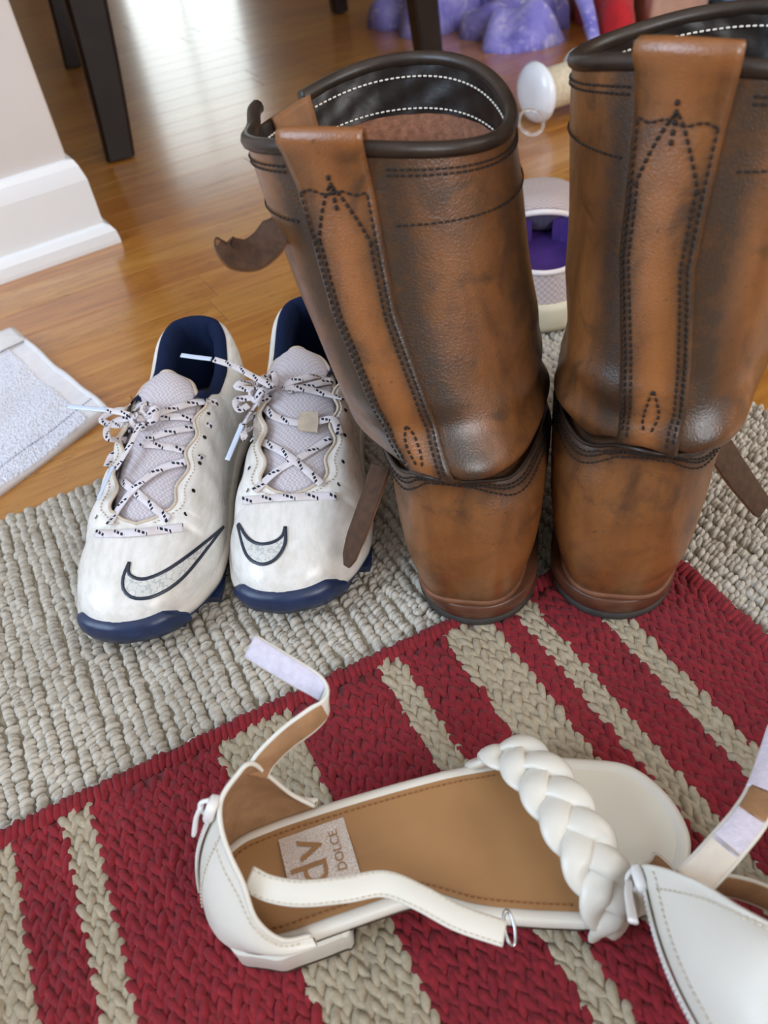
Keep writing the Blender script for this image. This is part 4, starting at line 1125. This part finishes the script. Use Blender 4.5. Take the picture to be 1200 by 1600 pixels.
    per = 3*2*np.pi*.86
    for i in range(3):
        th = s*per+i*2*np.pi/3+.4
        cx = .0086*np.sin(th)*wid; cz = .0020*np.sin(2*th)
        path = A+side*cx[:, None]+N*cz[:, None]
        V, F = tubeVF(path, 1.0, 12, False, (.0070, .0028), N+side*(.28*np.cos(th))[:, None]); mk('braid_strand', L(V), F, MSW, root)
    V, F = ribbonVF(A-N*.0022, N, .0175*wid, .0030); mk('braid_backing', L(V), F, MSW, root)
    def strap(nm, P, Nr, width, lining=None, pads=(), stit=1):
        """band through P facing Nr; lining = (from, to, side), pads = (from, to, material, name, width share, side)"""
        k = 90; PP = smoothpath(np.hstack([np.array(P), np.array(Nr)*.03]), k); p = PP[:, :3]; t = tangents(p); nr = PP[:, 3:]; nr = nrm(nr-t*(nr*t).sum(-1, keepdims=True))
        V, F = ribbonVF(p, nr, width, .0018); s_ = mk(nm, L(V), F, MSW, root)
        lst = list(pads)
        if lining: lst.append((lining[0], lining[1], MSLIN, 'strap_lining', .78, lining[2]))
        for (a, b, mat, nm2, wd2, sd) in lst:
            a, b = int(a*k), int(b*k); V, F = ribbonVF(p[a:b]+nr[a:b]*sd*.0011, nr[a:b], width*wd2, .0011); mk(nm2, L(V), F, mat, s_)
        if stit:
            w2 = np.cross(t, nr); V, F = cat_meshes([stitchVF(p+nr*.0010*stit+w2*sg*width*.40, nr*stit, .0026, .0019, .00035) for sg in (-1, 1)]); mk('stitching', L(V), F, MTHC, s_, kind='stuff')
        return s_, p, nr
    return root, L, strap

I3 = np.eye(3)
sd1, L1, strap1 = make_sandal(tuple(ORG+np.array([0, 0, .0040])), I3, 'white flat sandal standing on the striped rug, strap end rising at its heel', 0)
oz = np.array([0, 0, .0040])
a3 = lambda x, y, z: at(x, y, z)-oz
P = [a3(400, 1212, .081), a3(414, 1187, .087), a3(446, 1155, .094), a3(482, 1128, .098), a3(506, 1106, .100), a3(510, 1089, .101), a3(494, 1071, .102), a3(452, 1046, .104), a3(392, 1010, .106)]
Nr = [(.45, -.75, .45), (.5, -.7, .45), (.55, -.65, .45), (.65, -.5, .45), (.9, -.1, .15), (.9, .35, -.2), (.6, .55, -.55), (.4, .5, -.75), (.4, .4, -.8)]
strap1('velcro_strap', P, Nr, .0125, (0, .42, 1), [(.60, 1.0, MVEL, 'loop_tape', .88, -1)], 0)
P = [a3(388, 1372, .063), a3(420, 1388, .061), a3(470, 1396, .059), a3(540, 1390, .057), a3(600, 1381, .055), a3(655, 1402, .052), a3(715, 1434, .047), a3(788, 1459, .040)]
Nr = [(-.2, -.45, .86), (-.1, -.42, .9), (0, -.4, .92), (0, -.35, .93), (.05, -.3, .95), (.2, -.2, .95), (.2, -.2, .95), (.2, -.2, .95)]
strap1('buckle_strap', P, Nr, .0108, (.02, .98, -1), (), 1)
a = np.linspace(0, 2*np.pi, 25)[:-1]; c = a3(796, 1450, .040); V, F = tubeVF(c+np.stack([.0022*np.cos(a), .0065*np.sin(a), .002*np.sin(a)], -1), .0008, 6, True); mk('buckle_ring', L1(V), F, MSTEEL, sd1)

# the second sandal lies on its side, heel towards the middle of the picture
th = math.radians(17)
Rx = np.array([[1, 0, 0], [0, 0, 1], [0, -1, 0.0]]); Rz = np.array([[math.cos(th), -math.sin(th), 0], [math.sin(th), math.cos(th), 0], [0, 0, 1]])
R2 = Rz@Rx
anchor = np.array([-.0908, .1560, .0910])-ORG; tgt = at(1018, 1362, .063)
loc2 = tgt-R2@anchor+np.array([0, 0, .003])
sd2, L2, strap2 = make_sandal(tuple(loc2), R2, 'white sandal lying on its side at the lower right corner, mostly out of frame', 1)
inv = lambda p: R2.T@(np.asarray(p)-loc2)+ORG
wv = lambda v: tuple(R2.T@np.array(v, float))
P = [inv(at(x, y, z)) for x, y, z in ((1078, 1382, .060), (1110, 1350, .062), (1140, 1316, .062), (1168, 1282, .060), (1190, 1245, .055), (1208, 1195, .050), (1225, 1140, .046))]
Nr = [wv(v) for v in ((-.1, -.1, .98), (-.1, -.1, .98), (-.1, -.1, .98), (-.2, -.2, .95), (-.3, -.2, .9), (-.35, -.2, .9), (-.35, -.2, .9))]
strap2('velcro_strap', P, Nr, .0150, (.42, .60, 1), [(0.0, .24, MWORN, 'worn_patch', .86, 1), (.20, .44, MVEL, 'hook_tape', .82, 1), (.58, 1.0, MVEL, 'loop_tape', .95, 1)], 0)
P = [inv(at(x, y, z)) for x, y, z in ((1092, 1386, .040), (1125, 1382, .040), (1165, 1390, .038), (1205, 1406, .036), (1260, 1435, .034))]
Nr = [wv(v) for v in ((.2, -.8, .5), (.2, -.8, .5), (.25, -.8, .5), (.3, -.8, .5), (.3, -.8, .5))]
strap2('buckle_strap', P, Nr, .0110, (.0, 1.0, 1), (), 0)
# ------------------------------------------------------------------ loose boot strap ends
def bootstrap(root, pts, nrmls, width, mats, nm):
    P = smoothpath([at(*p) if len(p) == 3 else aty(p[0], p[1], p[2]) for p in pts], 50); N = nrm(smoothpath(nrmls, 50))
    V, F = ribbonVF(P, N, width, .0024); o = mk(nm, toward(root, V), F, mats[0], root)
    if mats[1]: V, F = ribbonVF(P+nrm(N-tangents(P)*(N*tangents(P)).sum(-1, keepdims=True))*.0014, N, width*.97, .0008); mk('flesh_side', toward(root, V), F, mats[1], o)
    return o
def py(x, y, Y): return aty(x, y, Y)
def bstrap(root, P, N, width, mats, nm, taper=None):
    k = 60; PN = smoothpath(np.hstack([np.array(P), np.array(N)*.03]), k); p = PN[:, :3]; t = tangents(p); n_ = PN[:, 3:]; n_ = nrm(n_-t*(n_*t).sum(-1, keepdims=True))
    w = np.full(k, width) if taper is None else width*np.interp(np.linspace(0, 1, k), *taper)
    V, F = ribbonVF(p, n_, w, .0024); o = mk(nm, toward(root, V), F, mats[0], root)
    V, F = ribbonVF(p+n_*.0012, n_, w*.98, .0010); mk('flesh_side', toward(root, V), F, mats[1], o); return o
# curled tail at the rim of the leaning boot: swings out from the buckle and rolls up at its end
bstrap(boot_l, [py(446, 318, .395), py(437, 345, .385), py(420, 378, .375), (py(395, 398, .368)), py(368, 398, .364), py(352, 388, .362), py(347, 380, .364)],
       [(-.75, -.6, .1), (-.5, -.7, .45), (-.15, -.65, .75), (.1, -.6, .8), (.35, -.55, .75), (.7, -.5, .5), (.9, -.4, .1)], .0165, (MSTRAP, MSUEDED), 'curled_strap_tail', ([0, .75, 1], [1.15, 1.0, .55]))
# tail of the ankle strap in front of the right cleat
bstrap(boot_l, [py(596, 728, .372), py(582, 770, .360), py(567, 812, .350), py(553, 850, .344), py(543, 884, .340)],
       [(-.55, -.8, .2), (-.55, -.8, .2), (-.6, -.75, .25), (-.65, -.7, .25), (-.65, -.7, .25)], .0135, (MSTRAP, MSUEDED), 'ankle_strap_tail', ([0, .7, .9, 1], [1, .95, .75, .35]))
# tail of the right boot's ankle strap sticking out to the right
bstrap(boot_r, [py(1090, 655, .372), py(1120, 695, .366), py(1150, 740, .360), py(1192, 796, .356)],
       [(.35, -.75, .55), (.35, -.75, .55), (.3, -.75, .6), (.25, -.75, .6)], .0190, (MSTRAP, MSUEDED), 'ankle_strap_tail', ([0, .6, .95, 1], [1.1, 1, .85, .7]))

# ------------------------------------------------------------------ towel
def towel():
    t_mat = yarn_mat('white_terry', '#dadde8', '#e6e8f2', '#f2f3f8', 400, .95, .6)  # white yarn; the lavender-blue tint of the daylight is put into its colour
    t_hem = simple('white_woven_hem', '#e4e3e6', .9, .04, 90, .5, 700)
    A = np.array([-.372, .800]); T_ = np.array([-.243, .625]); u = nrm(A-T_); v = np.array([-.63, -.776]); LA = np.linalg.norm(A-T_); LB_ = .175
    root = empty('terry_towel', (*(T_+(A-T_)*.5+v*.08), FLZ), 'white terry cloth towel corner on the wood floor beside the left cleat', 'towel')
    org = np.array(root.location)
    def pt(a, b, z): q = T_+u*a+v*b; return np.array([q[0], q[1], z])
    def hz(a, b): return FLZ+.0085+.0022*np.sin(a*38+.5)*np.sin(b*31+1)+.0015*np.sin(a*90+b*60)
    na, nb = 60, 50; aa = np.linspace(0, LA, na); bb = np.linspace(0, LB_, nb)
    V = np.array([[pt(a, b, hz(a, b)) for b in bb] for a in aa])
    ed = V.copy(); top = V.reshape(-1, 3)
    bot = top.copy(); bot[:, 2] = FLZ
    F = gridF(na, nb).tolist(); k = na*nb; F += [[q+k for q in f][::-1] for f in gridF(na, nb).tolist()]
    loop = [i*nb for i in range(na)]+[(na-1)*nb+j for j in range(1, nb)]+[i*nb+nb-1 for i in range(na-2, -1, -1)]+[j for j in range(nb-2, 0, -1)]
    for a, b in zip(loop, loop[1:]+loop[:1]): F.append((a, a+k, b+k, b))
    mk('cloth', np.vstack([top, bot])-org, F, t_hem, root)
    n = 17000; ra = rng.random(n)*LA; rb = rng.random(n)*LB_
    hemw = .021+.0*ra
    keep = (rb > hemw) & ~((np.abs(ra-.0225) < .0022)) & ~((ra > LA-.03) & (rb < .05))
    ra, rb = ra[keep], rb[keep]
    cen = np.array([pt(a, b, hz(a, b)) for a, b in zip(ra, rb)]); an = rng.random(len(cen))*1.6-2.4
    V, F = strands(cen, np.stack([np.cos(an), np.sin(an)], -1), .0019, .00085, .0021, tilt=.25, jit=.2, tmpl=lozenge(5, 4)); mk('terry_pile', V-org, F, t_mat, root, kind='stuff')
    # seam line parallel to the front edge and the folded hem corner
    p = np.array([pt(.0225, b, hz(.0225, b)+.0008) for b in np.linspace(.002, LB_, 60)]); V, F = stitchVF(p, np.tile([0, 0, 1.0], (60, 1)), .0030, .0022, .0005)
    mk('seam_stitching', V-org, F, simple('grey_lilac_thread', '#9a9cb8', .8, .1, 60), root, kind='stuff')
    P = []
    fa = np.linspace(LA-.032, LA+.001, 8); fb = np.linspace(-.001, .045, 10)
    Vg = np.array([[pt(a, b, hz(a, b)+.0035+.002*math.sin((b+.001)*60)) for b in fb] for a in fa]).reshape(-1, 3); o = mk('folded_hem', Vg-org, gridF(8, 10), t_hem, root); m = o.modifiers.new('thick', 'SOLIDIFY'); m.thickness = .002
    rim = np.array([pt(a, -.0002, hz(a, 0)-.001) for a in np.linspace(0, LA, 40)]); V, F = tubeVF(rim, .0032, 8); mk('hem_edge', V-org, F, t_hem, root)
towel()

# ------------------------------------------------------------------ dark dining chair (legs in view)
MDARK = simple('espresso_stained_wood', '#1f1613', .32, .25, 25, .15, 120)
def chair():
    L1p = at(188, 246, FLZ)[:2]; L2p = at(118, 104, FLZ)[:2]; L3p = at(531, 20, FLZ)[:2]; L4p = at(673, 112, FLZ)[:2]
    c = (L1p+L2p+L3p+L4p)/4
    root = empty('dining_chair', (*c, FLZ), 'dark stained wooden chair behind the boots, only its tapered legs in view', 'chair')
    o3 = np.array([*c, FLZ])
    def leg(p, splay, w0, w1, rear):
        d = nrm(p-c); zs = np.linspace(0, .43, 14); Vs = []
        e1 = nrm(L1p-L2p); e2 = np.array([-e1[1], e1[0]])
        for z in zs:
            f = z/.43; off = splay*(1-f)**2.0
            q = p-d*(splay-off); w = (w0+(w1-w0)*min(1, f*1.5))/2; ch = .18*w
            for x, y in ((-1, -1), (1, -1), (1, 1), (-1, 1)):
                for cx, cy in (((x, y*.8), (x*.8, y)) if x*y > 0 else ((x*.8, y), (x, y*.8))):
                    r = q+e1*cx*w+e2*cy*w; Vs.append((r[0], r[1], FLZ+z+.004))
        F = gridF(14, 8, False, True).tolist(); F.append(list(range(8))); F.append([13*8+i for i in range(8)][::-1])
        lg = mk('leg', np.array(Vs)-o3, F, MDARK, root, smooth=False)
        a = np.linspace(0, 2*np.pi, 13)[:-1]; V = [(p[0]+.008*math.cos(t), p[1]+.008*math.sin(t), FLZ+z) for z in (0, .006) for t in a]
        F = gridF(2, 12, False, True).tolist(); F.append(list(range(12))); F.append(list(range(12, 24))[::-1]); mk('glide', np.array(V)-o3, F, MRUB, lg)
    leg(L1p, .045, .044, .062, True); leg(L2p, .045, .044, .062, True); leg(L3p, .02, .034, .050, False); leg(L4p, .02, .040, .052, False)
    cs = [c+(q-c)*.98 for q in (L1p, L2p, L3p, L4p)]
    V, F = slab(cs, FLZ+.40, FLZ+.44); mk('seat_rail', V-o3, F, MDARK, root, smooth=False)
    cs2 = [c+(q-c)*1.04 for q in (L1p, L2p, L3p, L4p)]
    V, F = slab(cs2, FLZ+.44, FLZ+.485); se = mk('seat', V-o3, F, simple('black_brown_seat_vinyl', '#241a17', .5, .15, 30, .2, 200), root, smooth=False); b = se.modifiers.new('bevel', 'BEVEL'); b.width = .015; b.segments = 3
    out = nrm((L1p+L2p)/2-c)
    for p in (L1p, L2p):
        V, F = tubeVF([(*(p-nrm(p-c)*.045), FLZ+.42), (*(p-nrm(p-c)*.045+out*.05), FLZ+.75), (*(p-nrm(p-c)*.045+out*.11), FLZ+1.0)], .02, 8); mk('back_post', V-o3, F, MDARK, root)
    for z, s in ((.62, .035), (.78, .06), (.94, .10)):
        a = L1p-nrm(L1p-c)*.045+out*s; b_ = L2p-nrm(L2p-c)*.045+out*s; V, F = ribbonVF(np.linspace((*a, FLZ+z), (*b_, FLZ+z), 8), np.array([*out, 0.0]), .06, .016); mk('back_slat', V-o3, F, MDARK, root)
chair()

# ------------------------------------------------------------------ heaps at the far side
def smax(vals, k):
    m = np.max(vals, 0); return m+np.log(np.sum(np.exp((np.array(vals)-m)*k), 0))/k
def heap(name, label, cat, blobs, x0, x1, y0, y1, n, mat, folds, ruck=.012, seed=1.0):
    cx, cy = (x0+x1)/2, (y0+y1)/2; root = empty(name, (cx, cy, FLZ), label, cat)
    X, Y = np.meshgrid(np.linspace(x0, x1, n), np.linspace(y0, y1, n), indexing='ij')
    hs = [np.full(X.shape, -.05)]
    for (bx, by, rx, ry, h, ang) in blobs:
        ca, sa = math.cos(ang), math.sin(ang); U = ((X-bx)*ca+(Y-by)*sa)/rx; W = (-(X-bx)*sa+(Y-by)*ca)/ry
        d = U*U+W*W; hs.append(np.where(d < 1.6, h*np.sqrt(np.maximum(1-d**1.8, 0))-.12*np.maximum(d-1, 0), -.05))
    Z = smax(hs, 110)
    Z = Z+np.clip(Z/.03, 0, 1)*(ruck*np.sin(X*folds[0]+Y*folds[1]+3*np.sin(Y*11+seed)+seed)+ruck*.5*np.sin(X*folds[2]-Y*folds[3]+seed*2))
    V = np.stack([X-cx, Y-cy, np.maximum(Z, -.004)], -1); idx = np.arange(n*n).reshape(n, n)
    F = gridF(n, n); zc = Z.reshape(-1)[F].max(1); F = F[zc > .0005]
    used = np.unique(F); rem = -np.ones(n*n, int); rem[used] = np.arange(len(used)); P = V.reshape(-1, 3)[used]
    o = mk('cloth', P, np.ascontiguousarray(rem[F]), mat, root); m = o.modifiers.new('thick', 'SOLIDIFY'); m.thickness = .004; m.offset = 1
    return root, o
def tiedye():
    t = NT('lavender_tie_dye_fleece'); v = t.coord('Object')
    a = t.noise(v, 16, 4, .6, 1.2); b = t.noise(v, 48, 3, .55, .6)
    c = t.ramp(a, [(.30, srgb('#6f69c4')), (.52, srgb('#8f8ad8')), (.72, srgb('#aaa6e6'))])
    c = t.mix(t.ramp(b, [(.55, (0, 0, 0)), (.68, (.8, .8, .8))]), c, srgb('#d6d0ec'))
    t.set(Base__Color=c, Roughness=.95, Sheen__Weight=.2); t.bump(t.noise(v, 500, 3), .6, .002); return t.m
MTIE = tiedye()
g = lambda x, y: at(x, y, FLZ)[:2]
p1 = g(640, 60); p2 = g(720, 55); p3 = g(835, 62); p4 = g(800, 25); p5 = g(905, 40); p6 = g(760, 8); p7 = g(870, 80)
blanket, bo = heap('fleece_blanket', 'crumpled lavender tie-dye fleece blanket on the floor behind the boots', 'blanket',
    [(p1[0]-.01, p1[1]+.14, .06, .06, .05, .4), (p2[0]+.0, p2[1]+.14, .15, .075, .09, .85), (p2[0]+.05, p2[1]+.27, .16, .10, .15, .9), (p6[0]+.0, p6[1]+.46, .17, .17, .22, .3),
     (p3[0]-.01, p3[1]+.09, .115, .06, .065, .05), (p7[0]-.045, p7[1]+.075, .075, .05, .045, .1), (p5[0]-.075, p5[1]+.15, .085, .12, .13, -.3), (p4[0]+.055, p4[1]+.20, .12, .09, .13, .5)],
    p1[0]-.12, .486, 1.50, 2.50, 200, MTIE, (38, 25, 60, 34), .018)
# fringe tassel of the blanket lying towards the boots
tp = [np.array([.470, 1.68, .10]), np.array([.480, 1.60, .05]), np.array([.488, 1.560, FLZ+.012])]
o3 = np.array(blanket.location)
V, F = tubeVF(smoothpath(tp, 20), np.linspace(.018, .011, 20), 8); mk('tassel_cord', V-o3, F, MTIE, blanket)
for k in range(4):
    e = np.array([*g(934+k*4, 88-k*3), FLZ+.004]); V, F = tubeVF(smoothpath([tp[2], (tp[2]+e)/2+np.array([0, 0, .006]), e], 10), np.linspace(.006, .0025, 10), 6); mk('fringe_strand', V-o3, F, MTIE, blanket)
r1 = g(968, 46); r2 = g(985, 15)
heap('red_cloth', 'bright red folded cloth between the lavender blanket and the paper bag', 'cloth', [(.541, 1.66, .034, .08, .15, 0), (.538, 1.60, .030, .04, .07, 0), (.543, 1.78, .034, .10, .20, 0)],
     .506, .586, 1.55, 1.92, 80, simple('red_fleece', '#b3111c', .85, .15, 40, .4, 300, sheen=.2), (45, 28, 60, 32), .006, 2.0)

def paper_bag():
    root = empty('paper_bag', (.650, 1.665, FLZ), 'crumpled tan paper bag standing behind the right boot', 'bag')
    n = 40; a = np.linspace(0, 2*np.pi, n, endpoint=False); zs = np.linspace(0, .30, 16); Vs = []
    q = lambda v: np.sign(v)*np.abs(v)**.35
    for z in zs:
        w = .054*(1-.12*z/.3); d = .085*(1-.25*z/.3)
        wr = .003*np.sin(5*a+z*30)+.0025*np.sin(9*a-z*45)
        Vs.append(np.stack([(q(np.cos(a))*w+wr*np.cos(a)), (q(np.sin(a))*d+wr*np.sin(a)), z+0*a], -1))
    Vs = np.array(Vs); F = gridF(16, n, False, True).tolist(); F.append(list(range(n)))
    o = mk('bag_body', Vs.reshape(-1, 3), F, simple('tan_kraft_paper', '#b58d78', .6, .12, 30, .6, 60), root); m = o.modifiers.new('thick', 'SOLIDIFY'); m.thickness = .0015
    for s_ in (-1, 1):
        h = [(-.03, s_*.062, .29), (-.025, s_*.05, .36), (0, s_*.045, .385), (.025, s_*.05, .36), (.03, s_*.062, .29)]; V, F = tubeVF(smoothpath(h, 24), .003, 6); mk('handle', V, F, simple('twisted_paper_cord', '#a5806a', .8, .15, 80), root)
paper_bag()

def blue_case():
    root = empty('storage_case', (.915, 1.64, FLZ), 'pale blue plastic case with a black carry handle, top edge of the picture', 'case')
    c = simple('pale_blue_plastic', '#a9cdf2', .25, .04, 20, coat=.4); k = simple('black_webbing', '#17181b', .6, .1, 80)
    V, F = boxVF((-.17, -.13, 0), (.17, .13, .155)); o = mk('case_body', V, F, c, root, smooth=False); b = o.modifiers.new('bevel', 'BEVEL'); b.width = .02; b.segments = 4
    V, F = boxVF((-.175, -.135, .158), (.175, .135, .215)); o = mk('case_lid', V, F, c, root, smooth=False); b = o.modifiers.new('bevel', 'BEVEL'); b.width = .02; b.segments = 4
    for x in (-.12, .12): V, F = boxVF((x-.02, -.146, .13), (x+.02, -.134, .18)); mk('latch', V, F, k, root, smooth=False)
    h = [(-.168, -.11, .02), (-.192, -.10, .022), (-.197, 0, .022), (-.192, .08, .022), (-.168, .10, .02)]; V, F = ribbonVF(smoothpath(h, 26), np.array([-1.0, 0, .1]), .026, .005); mk('carry_handle', V, F, k, root)
blue_case()

# ------------------------------------------------------------------ spool and clear ring between the boots
def spool():
    c0 = at(838, 150, FLZ+.038); ax = nrm(np.array([.86, .42, 0])); up_ = np.array([0, 0, 1.0]); sd = np.cross(ax, up_)
    root = empty('cord_spool', (c0[0]+ax[0]*.04, c0[1]+ax[1]*.04, FLZ), 'white spool wound with cream cord lying on the floor between the boots', 'spool')
    o3 = np.array(root.location); base = np.array([c0[0], c0[1], FLZ+.042])
    def lathe(nm, prof, mat, par, k=40):
        a = np.linspace(0, 2*np.pi, k, endpoint=False); V = np.array([[base+ax*s+r*(np.cos(t)*up_+np.sin(t)*sd) for t in a] for s, r in prof]).reshape(-1, 3)
        F = gridF(len(prof), k, False, True).tolist(); F.append(list(range(k))); F.append([(len(prof)-1)*k+i for i in range(k)][::-1]); return mk(nm, V-o3, F, mat, par)
    wp = simple('white_glossy_plastic', '#e9ecf2', .25, .02, 30, coat=.3)
    for nm, s0, d in (('end_flange', 0.0, 1), ('end_flange', .083, -1)):
        lathe(nm, [(s0-d*.014, .012), (s0-d*.013, .026), (s0-d*.007, .037), (s0, .0415), (s0+d*.003, .040), (s0+d*.004, .026)], wp, root)
    pr = [(.004, .024)]+[(.005+i*.00105, .0275+.0012*math.sin(i*math.pi)+(.0009 if i % 2 else 0)) for i in range(71)]+[(.081, .024)]
    lathe('wound_cord', pr, simple('cream_cord', '#d6c9b0', .85, .12, 150, .5, 500), root)
spool()
def ring():
    c0 = at(829, 214, FLZ+.002); root = empty('clear_ring', tuple(c0), 'small clear plastic ring on the floor beside the white spool', 'ring')
    t = NT('clear_plastic'); t.set(Base__Color=(.93, .9, .86), Roughness=.08, Transmission__Weight=.85); a = np.linspace(0, 2*np.pi, 33)[:-1]
    V, F = tubeVF(np.stack([.017*np.cos(a), .021*np.sin(a), .020+.010*np.sin(a)+.008*np.cos(a)*0], -1), .0025, 8, True); o = mk('ring_band', V, F, t.m, root)
ring()

# ------------------------------------------------------------------ pale slip-on sneaker and a dark shoe behind the boots
def slip_on(loc, yaw, label, mats, name='slip_on_sneaker'):
    mu, ml, mi, mt, ms = mats
    root = empty(name, loc, label, 'shoe'); root.rotation_euler = (0, 0, yaw)
    tt = np.r_[np.linspace(0, .06, 14), np.linspace(.07, .73, 60), np.linspace(.735, .79, 12), np.linspace(.80, .94, 18), np.linspace(.946, 1, 14)]; vv = np.linspace(0, 1, 18)
    T, Vv = np.meshgrid(tt, vv, indexing='ij')
    def up_s(t, side, v):
        a = v*np.pi/2; w = cw_(t); g_ = np.maximum(np.where(t < .46, cg_(np.minimum(t, .38)), 0)*np.clip((.46-t)/.04, 0, 1), 0); z0 = .026
        H = sm_interp(t, [0, .08, .2, .34, .46, .55, .7, .85, .95, 1], [.060, .057, .052, .056, .064, .066, .060, .052, .044, .034])
        x = (g_+(np.maximum(w, g_)-g_)*np.abs(np.cos(a))**.7)*np.clip(t/.003, 0, 1)*np.clip((1-t)/.002, 0, 1); return np.stack([side*x, t*CL*1.02, z0+(H-z0)*np.abs(np.sin(a))**.9], -1)
    A = up_s(T, -1.0, Vv); B_ = up_s(T, 1.0, Vv); n, m = len(tt), len(vv); F = gridF(n, m)
    u = mk('knit_upper', np.concatenate([A.reshape(-1, 3), B_.reshape(-1, 3)]), np.concatenate([F, F[:, ::-1]+n*m]), mu, root)
    bm = bmesh.new(); bm.from_mesh(u.data); bmesh.ops.remove_doubles(bm, verts=bm.verts, dist=.0004); bmesh.ops.recalc_face_normals(bm, faces=bm.faces); bm.to_mesh(u.data); bm.free()
    u.data.polygons.foreach_set('use_smooth', [True]*len(u.data.polygons)); so = u.modifiers.new('thick', 'SOLIDIFY'); so.thickness = .002
    tc = np.r_[np.linspace(.44, .06, 40), np.linspace(.05, .002, 10)]; pa_ = np.concatenate([up_s(tc, -1.0, np.ones(50)), up_s(tc[::-1], 1.0, np.ones(50))])
    V, F = tubeVF(pa_, .0026, 8); mk('collar_binding', V, F, ms, u)
    ti = np.linspace(.012, .75, 40); w = np.maximum(cw_(ti)-.004, .001)
    V = np.concatenate([np.stack([-w, ti*CL, .034+0*w], -1), np.stack([w, ti*CL, .034+0*w], -1)]); mk('insole', V, [(i, 40+i, 40+i+1, i+1) for i in range(39)], mi, root)
    rows = [(.0, 0.0), (.003, -.002), (.0042, -.012), (.004, -.034)]; ins = nrm(np.stack([-np.sign(pa_[:, 0])*np.clip(np.abs(pa_[:, 0])/.02, 0, 1), np.clip((.05-pa_[:, 1]/CL)/.05, 0, 1)*1.2, 0*pa_[:, 0]], -1))
    G = np.stack([pa_+ins*a+np.array([0, 0, 1.0])*b for a, b in rows], 1); mk('collar_lining', G.reshape(-1, 3), gridF(len(pa_), 4), mi, root)
    # raised tongue
    xs = np.linspace(-1, 1, 15); zs = np.linspace(0, 1, 12); X, Z = np.meshgrid(xs, zs, indexing='ij')
    Pq = np.stack([X*(.027-.004*Z**2), CL*(.52-.14*Z)+.012*X**2, .036+.036*Z-.008*X**2*Z], -1); tg = mk('tongue', Pq.reshape(-1, 3), gridF(15, 12), mt, root); so = tg.modifiers.new('thick', 'SOLIDIFY'); so.thickness = .004
    V, F = tubeVF(np.concatenate([Pq[0, 3:], Pq[1:-1, -1], Pq[-1, :2:-1]]), .0030, 8); mk('tongue_binding', V, F, ms, tg)
    rs = []
    for g_, z in ((-.003, 0), (.002, .001), (.004, .006), (.003, .022), (.0016, .0285), (-.003, .0285)):
        w = cw_(tt)+g_*np.clip(tt/.02, .2, 1)*np.clip((1-tt)/.01, .2, 1); y = tt*CL*1.02+np.where(tt > .5, 1, -1)*g_*np.clip(np.abs(tt-.5)*2-.7, 0, 1)/.3; zz = z+.006*np.clip((tt-.8)/.2, 0, 1)**2
        rs.append(np.concatenate([np.stack([-w, y, zz], -1), np.stack([w, y, zz], -1)[::-1]]))
    R_ = np.array(rs); k = R_.shape[1]; F = gridF(6, k, False, True).tolist(); F.append(list(range(k))); mk('midsole', R_.reshape(-1, 3), F, ml, root)
    return root
MKN = mesh_fabric('pale_pink_grey_knit', '#c3b3b0', 330, .9); MKG = mesh_fabric('grey_lilac_knit', '#8d8796', 330, 1.0)
MCRM = simple('cream_rubber_midsole', '#cfc3a8', .55, .08, 40); MPUR = simple('purple_sockliner', '#4a2c7a', .7, .12, 60); MWHT = simple('white_binding_tape', '#ddd3d0', .7, .05, 60)
hb = at(848, 524, 0)
slip_on((hb[0], hb[1]+.004, 0.001), math.radians(-13), 'pale pink knit slip-on sneaker with purple inside, seen between the two boots', (MKN, MCRM, MPUR, MKG, MWHT))
dk = simple('black_canvas', '#15161a', .75, .15, 60, .3, 500)
db = at(1196, 500, FLZ)
slip_on((db[0]+.03, db[1]+.015, FLZ), math.radians(-40), 'black slip-on shoe on the wood floor at the right edge, mostly hidden', (dk, simple('black_rubber', '#111214', .5, .1, 40), dk, dk, dk), 'dark_shoe')
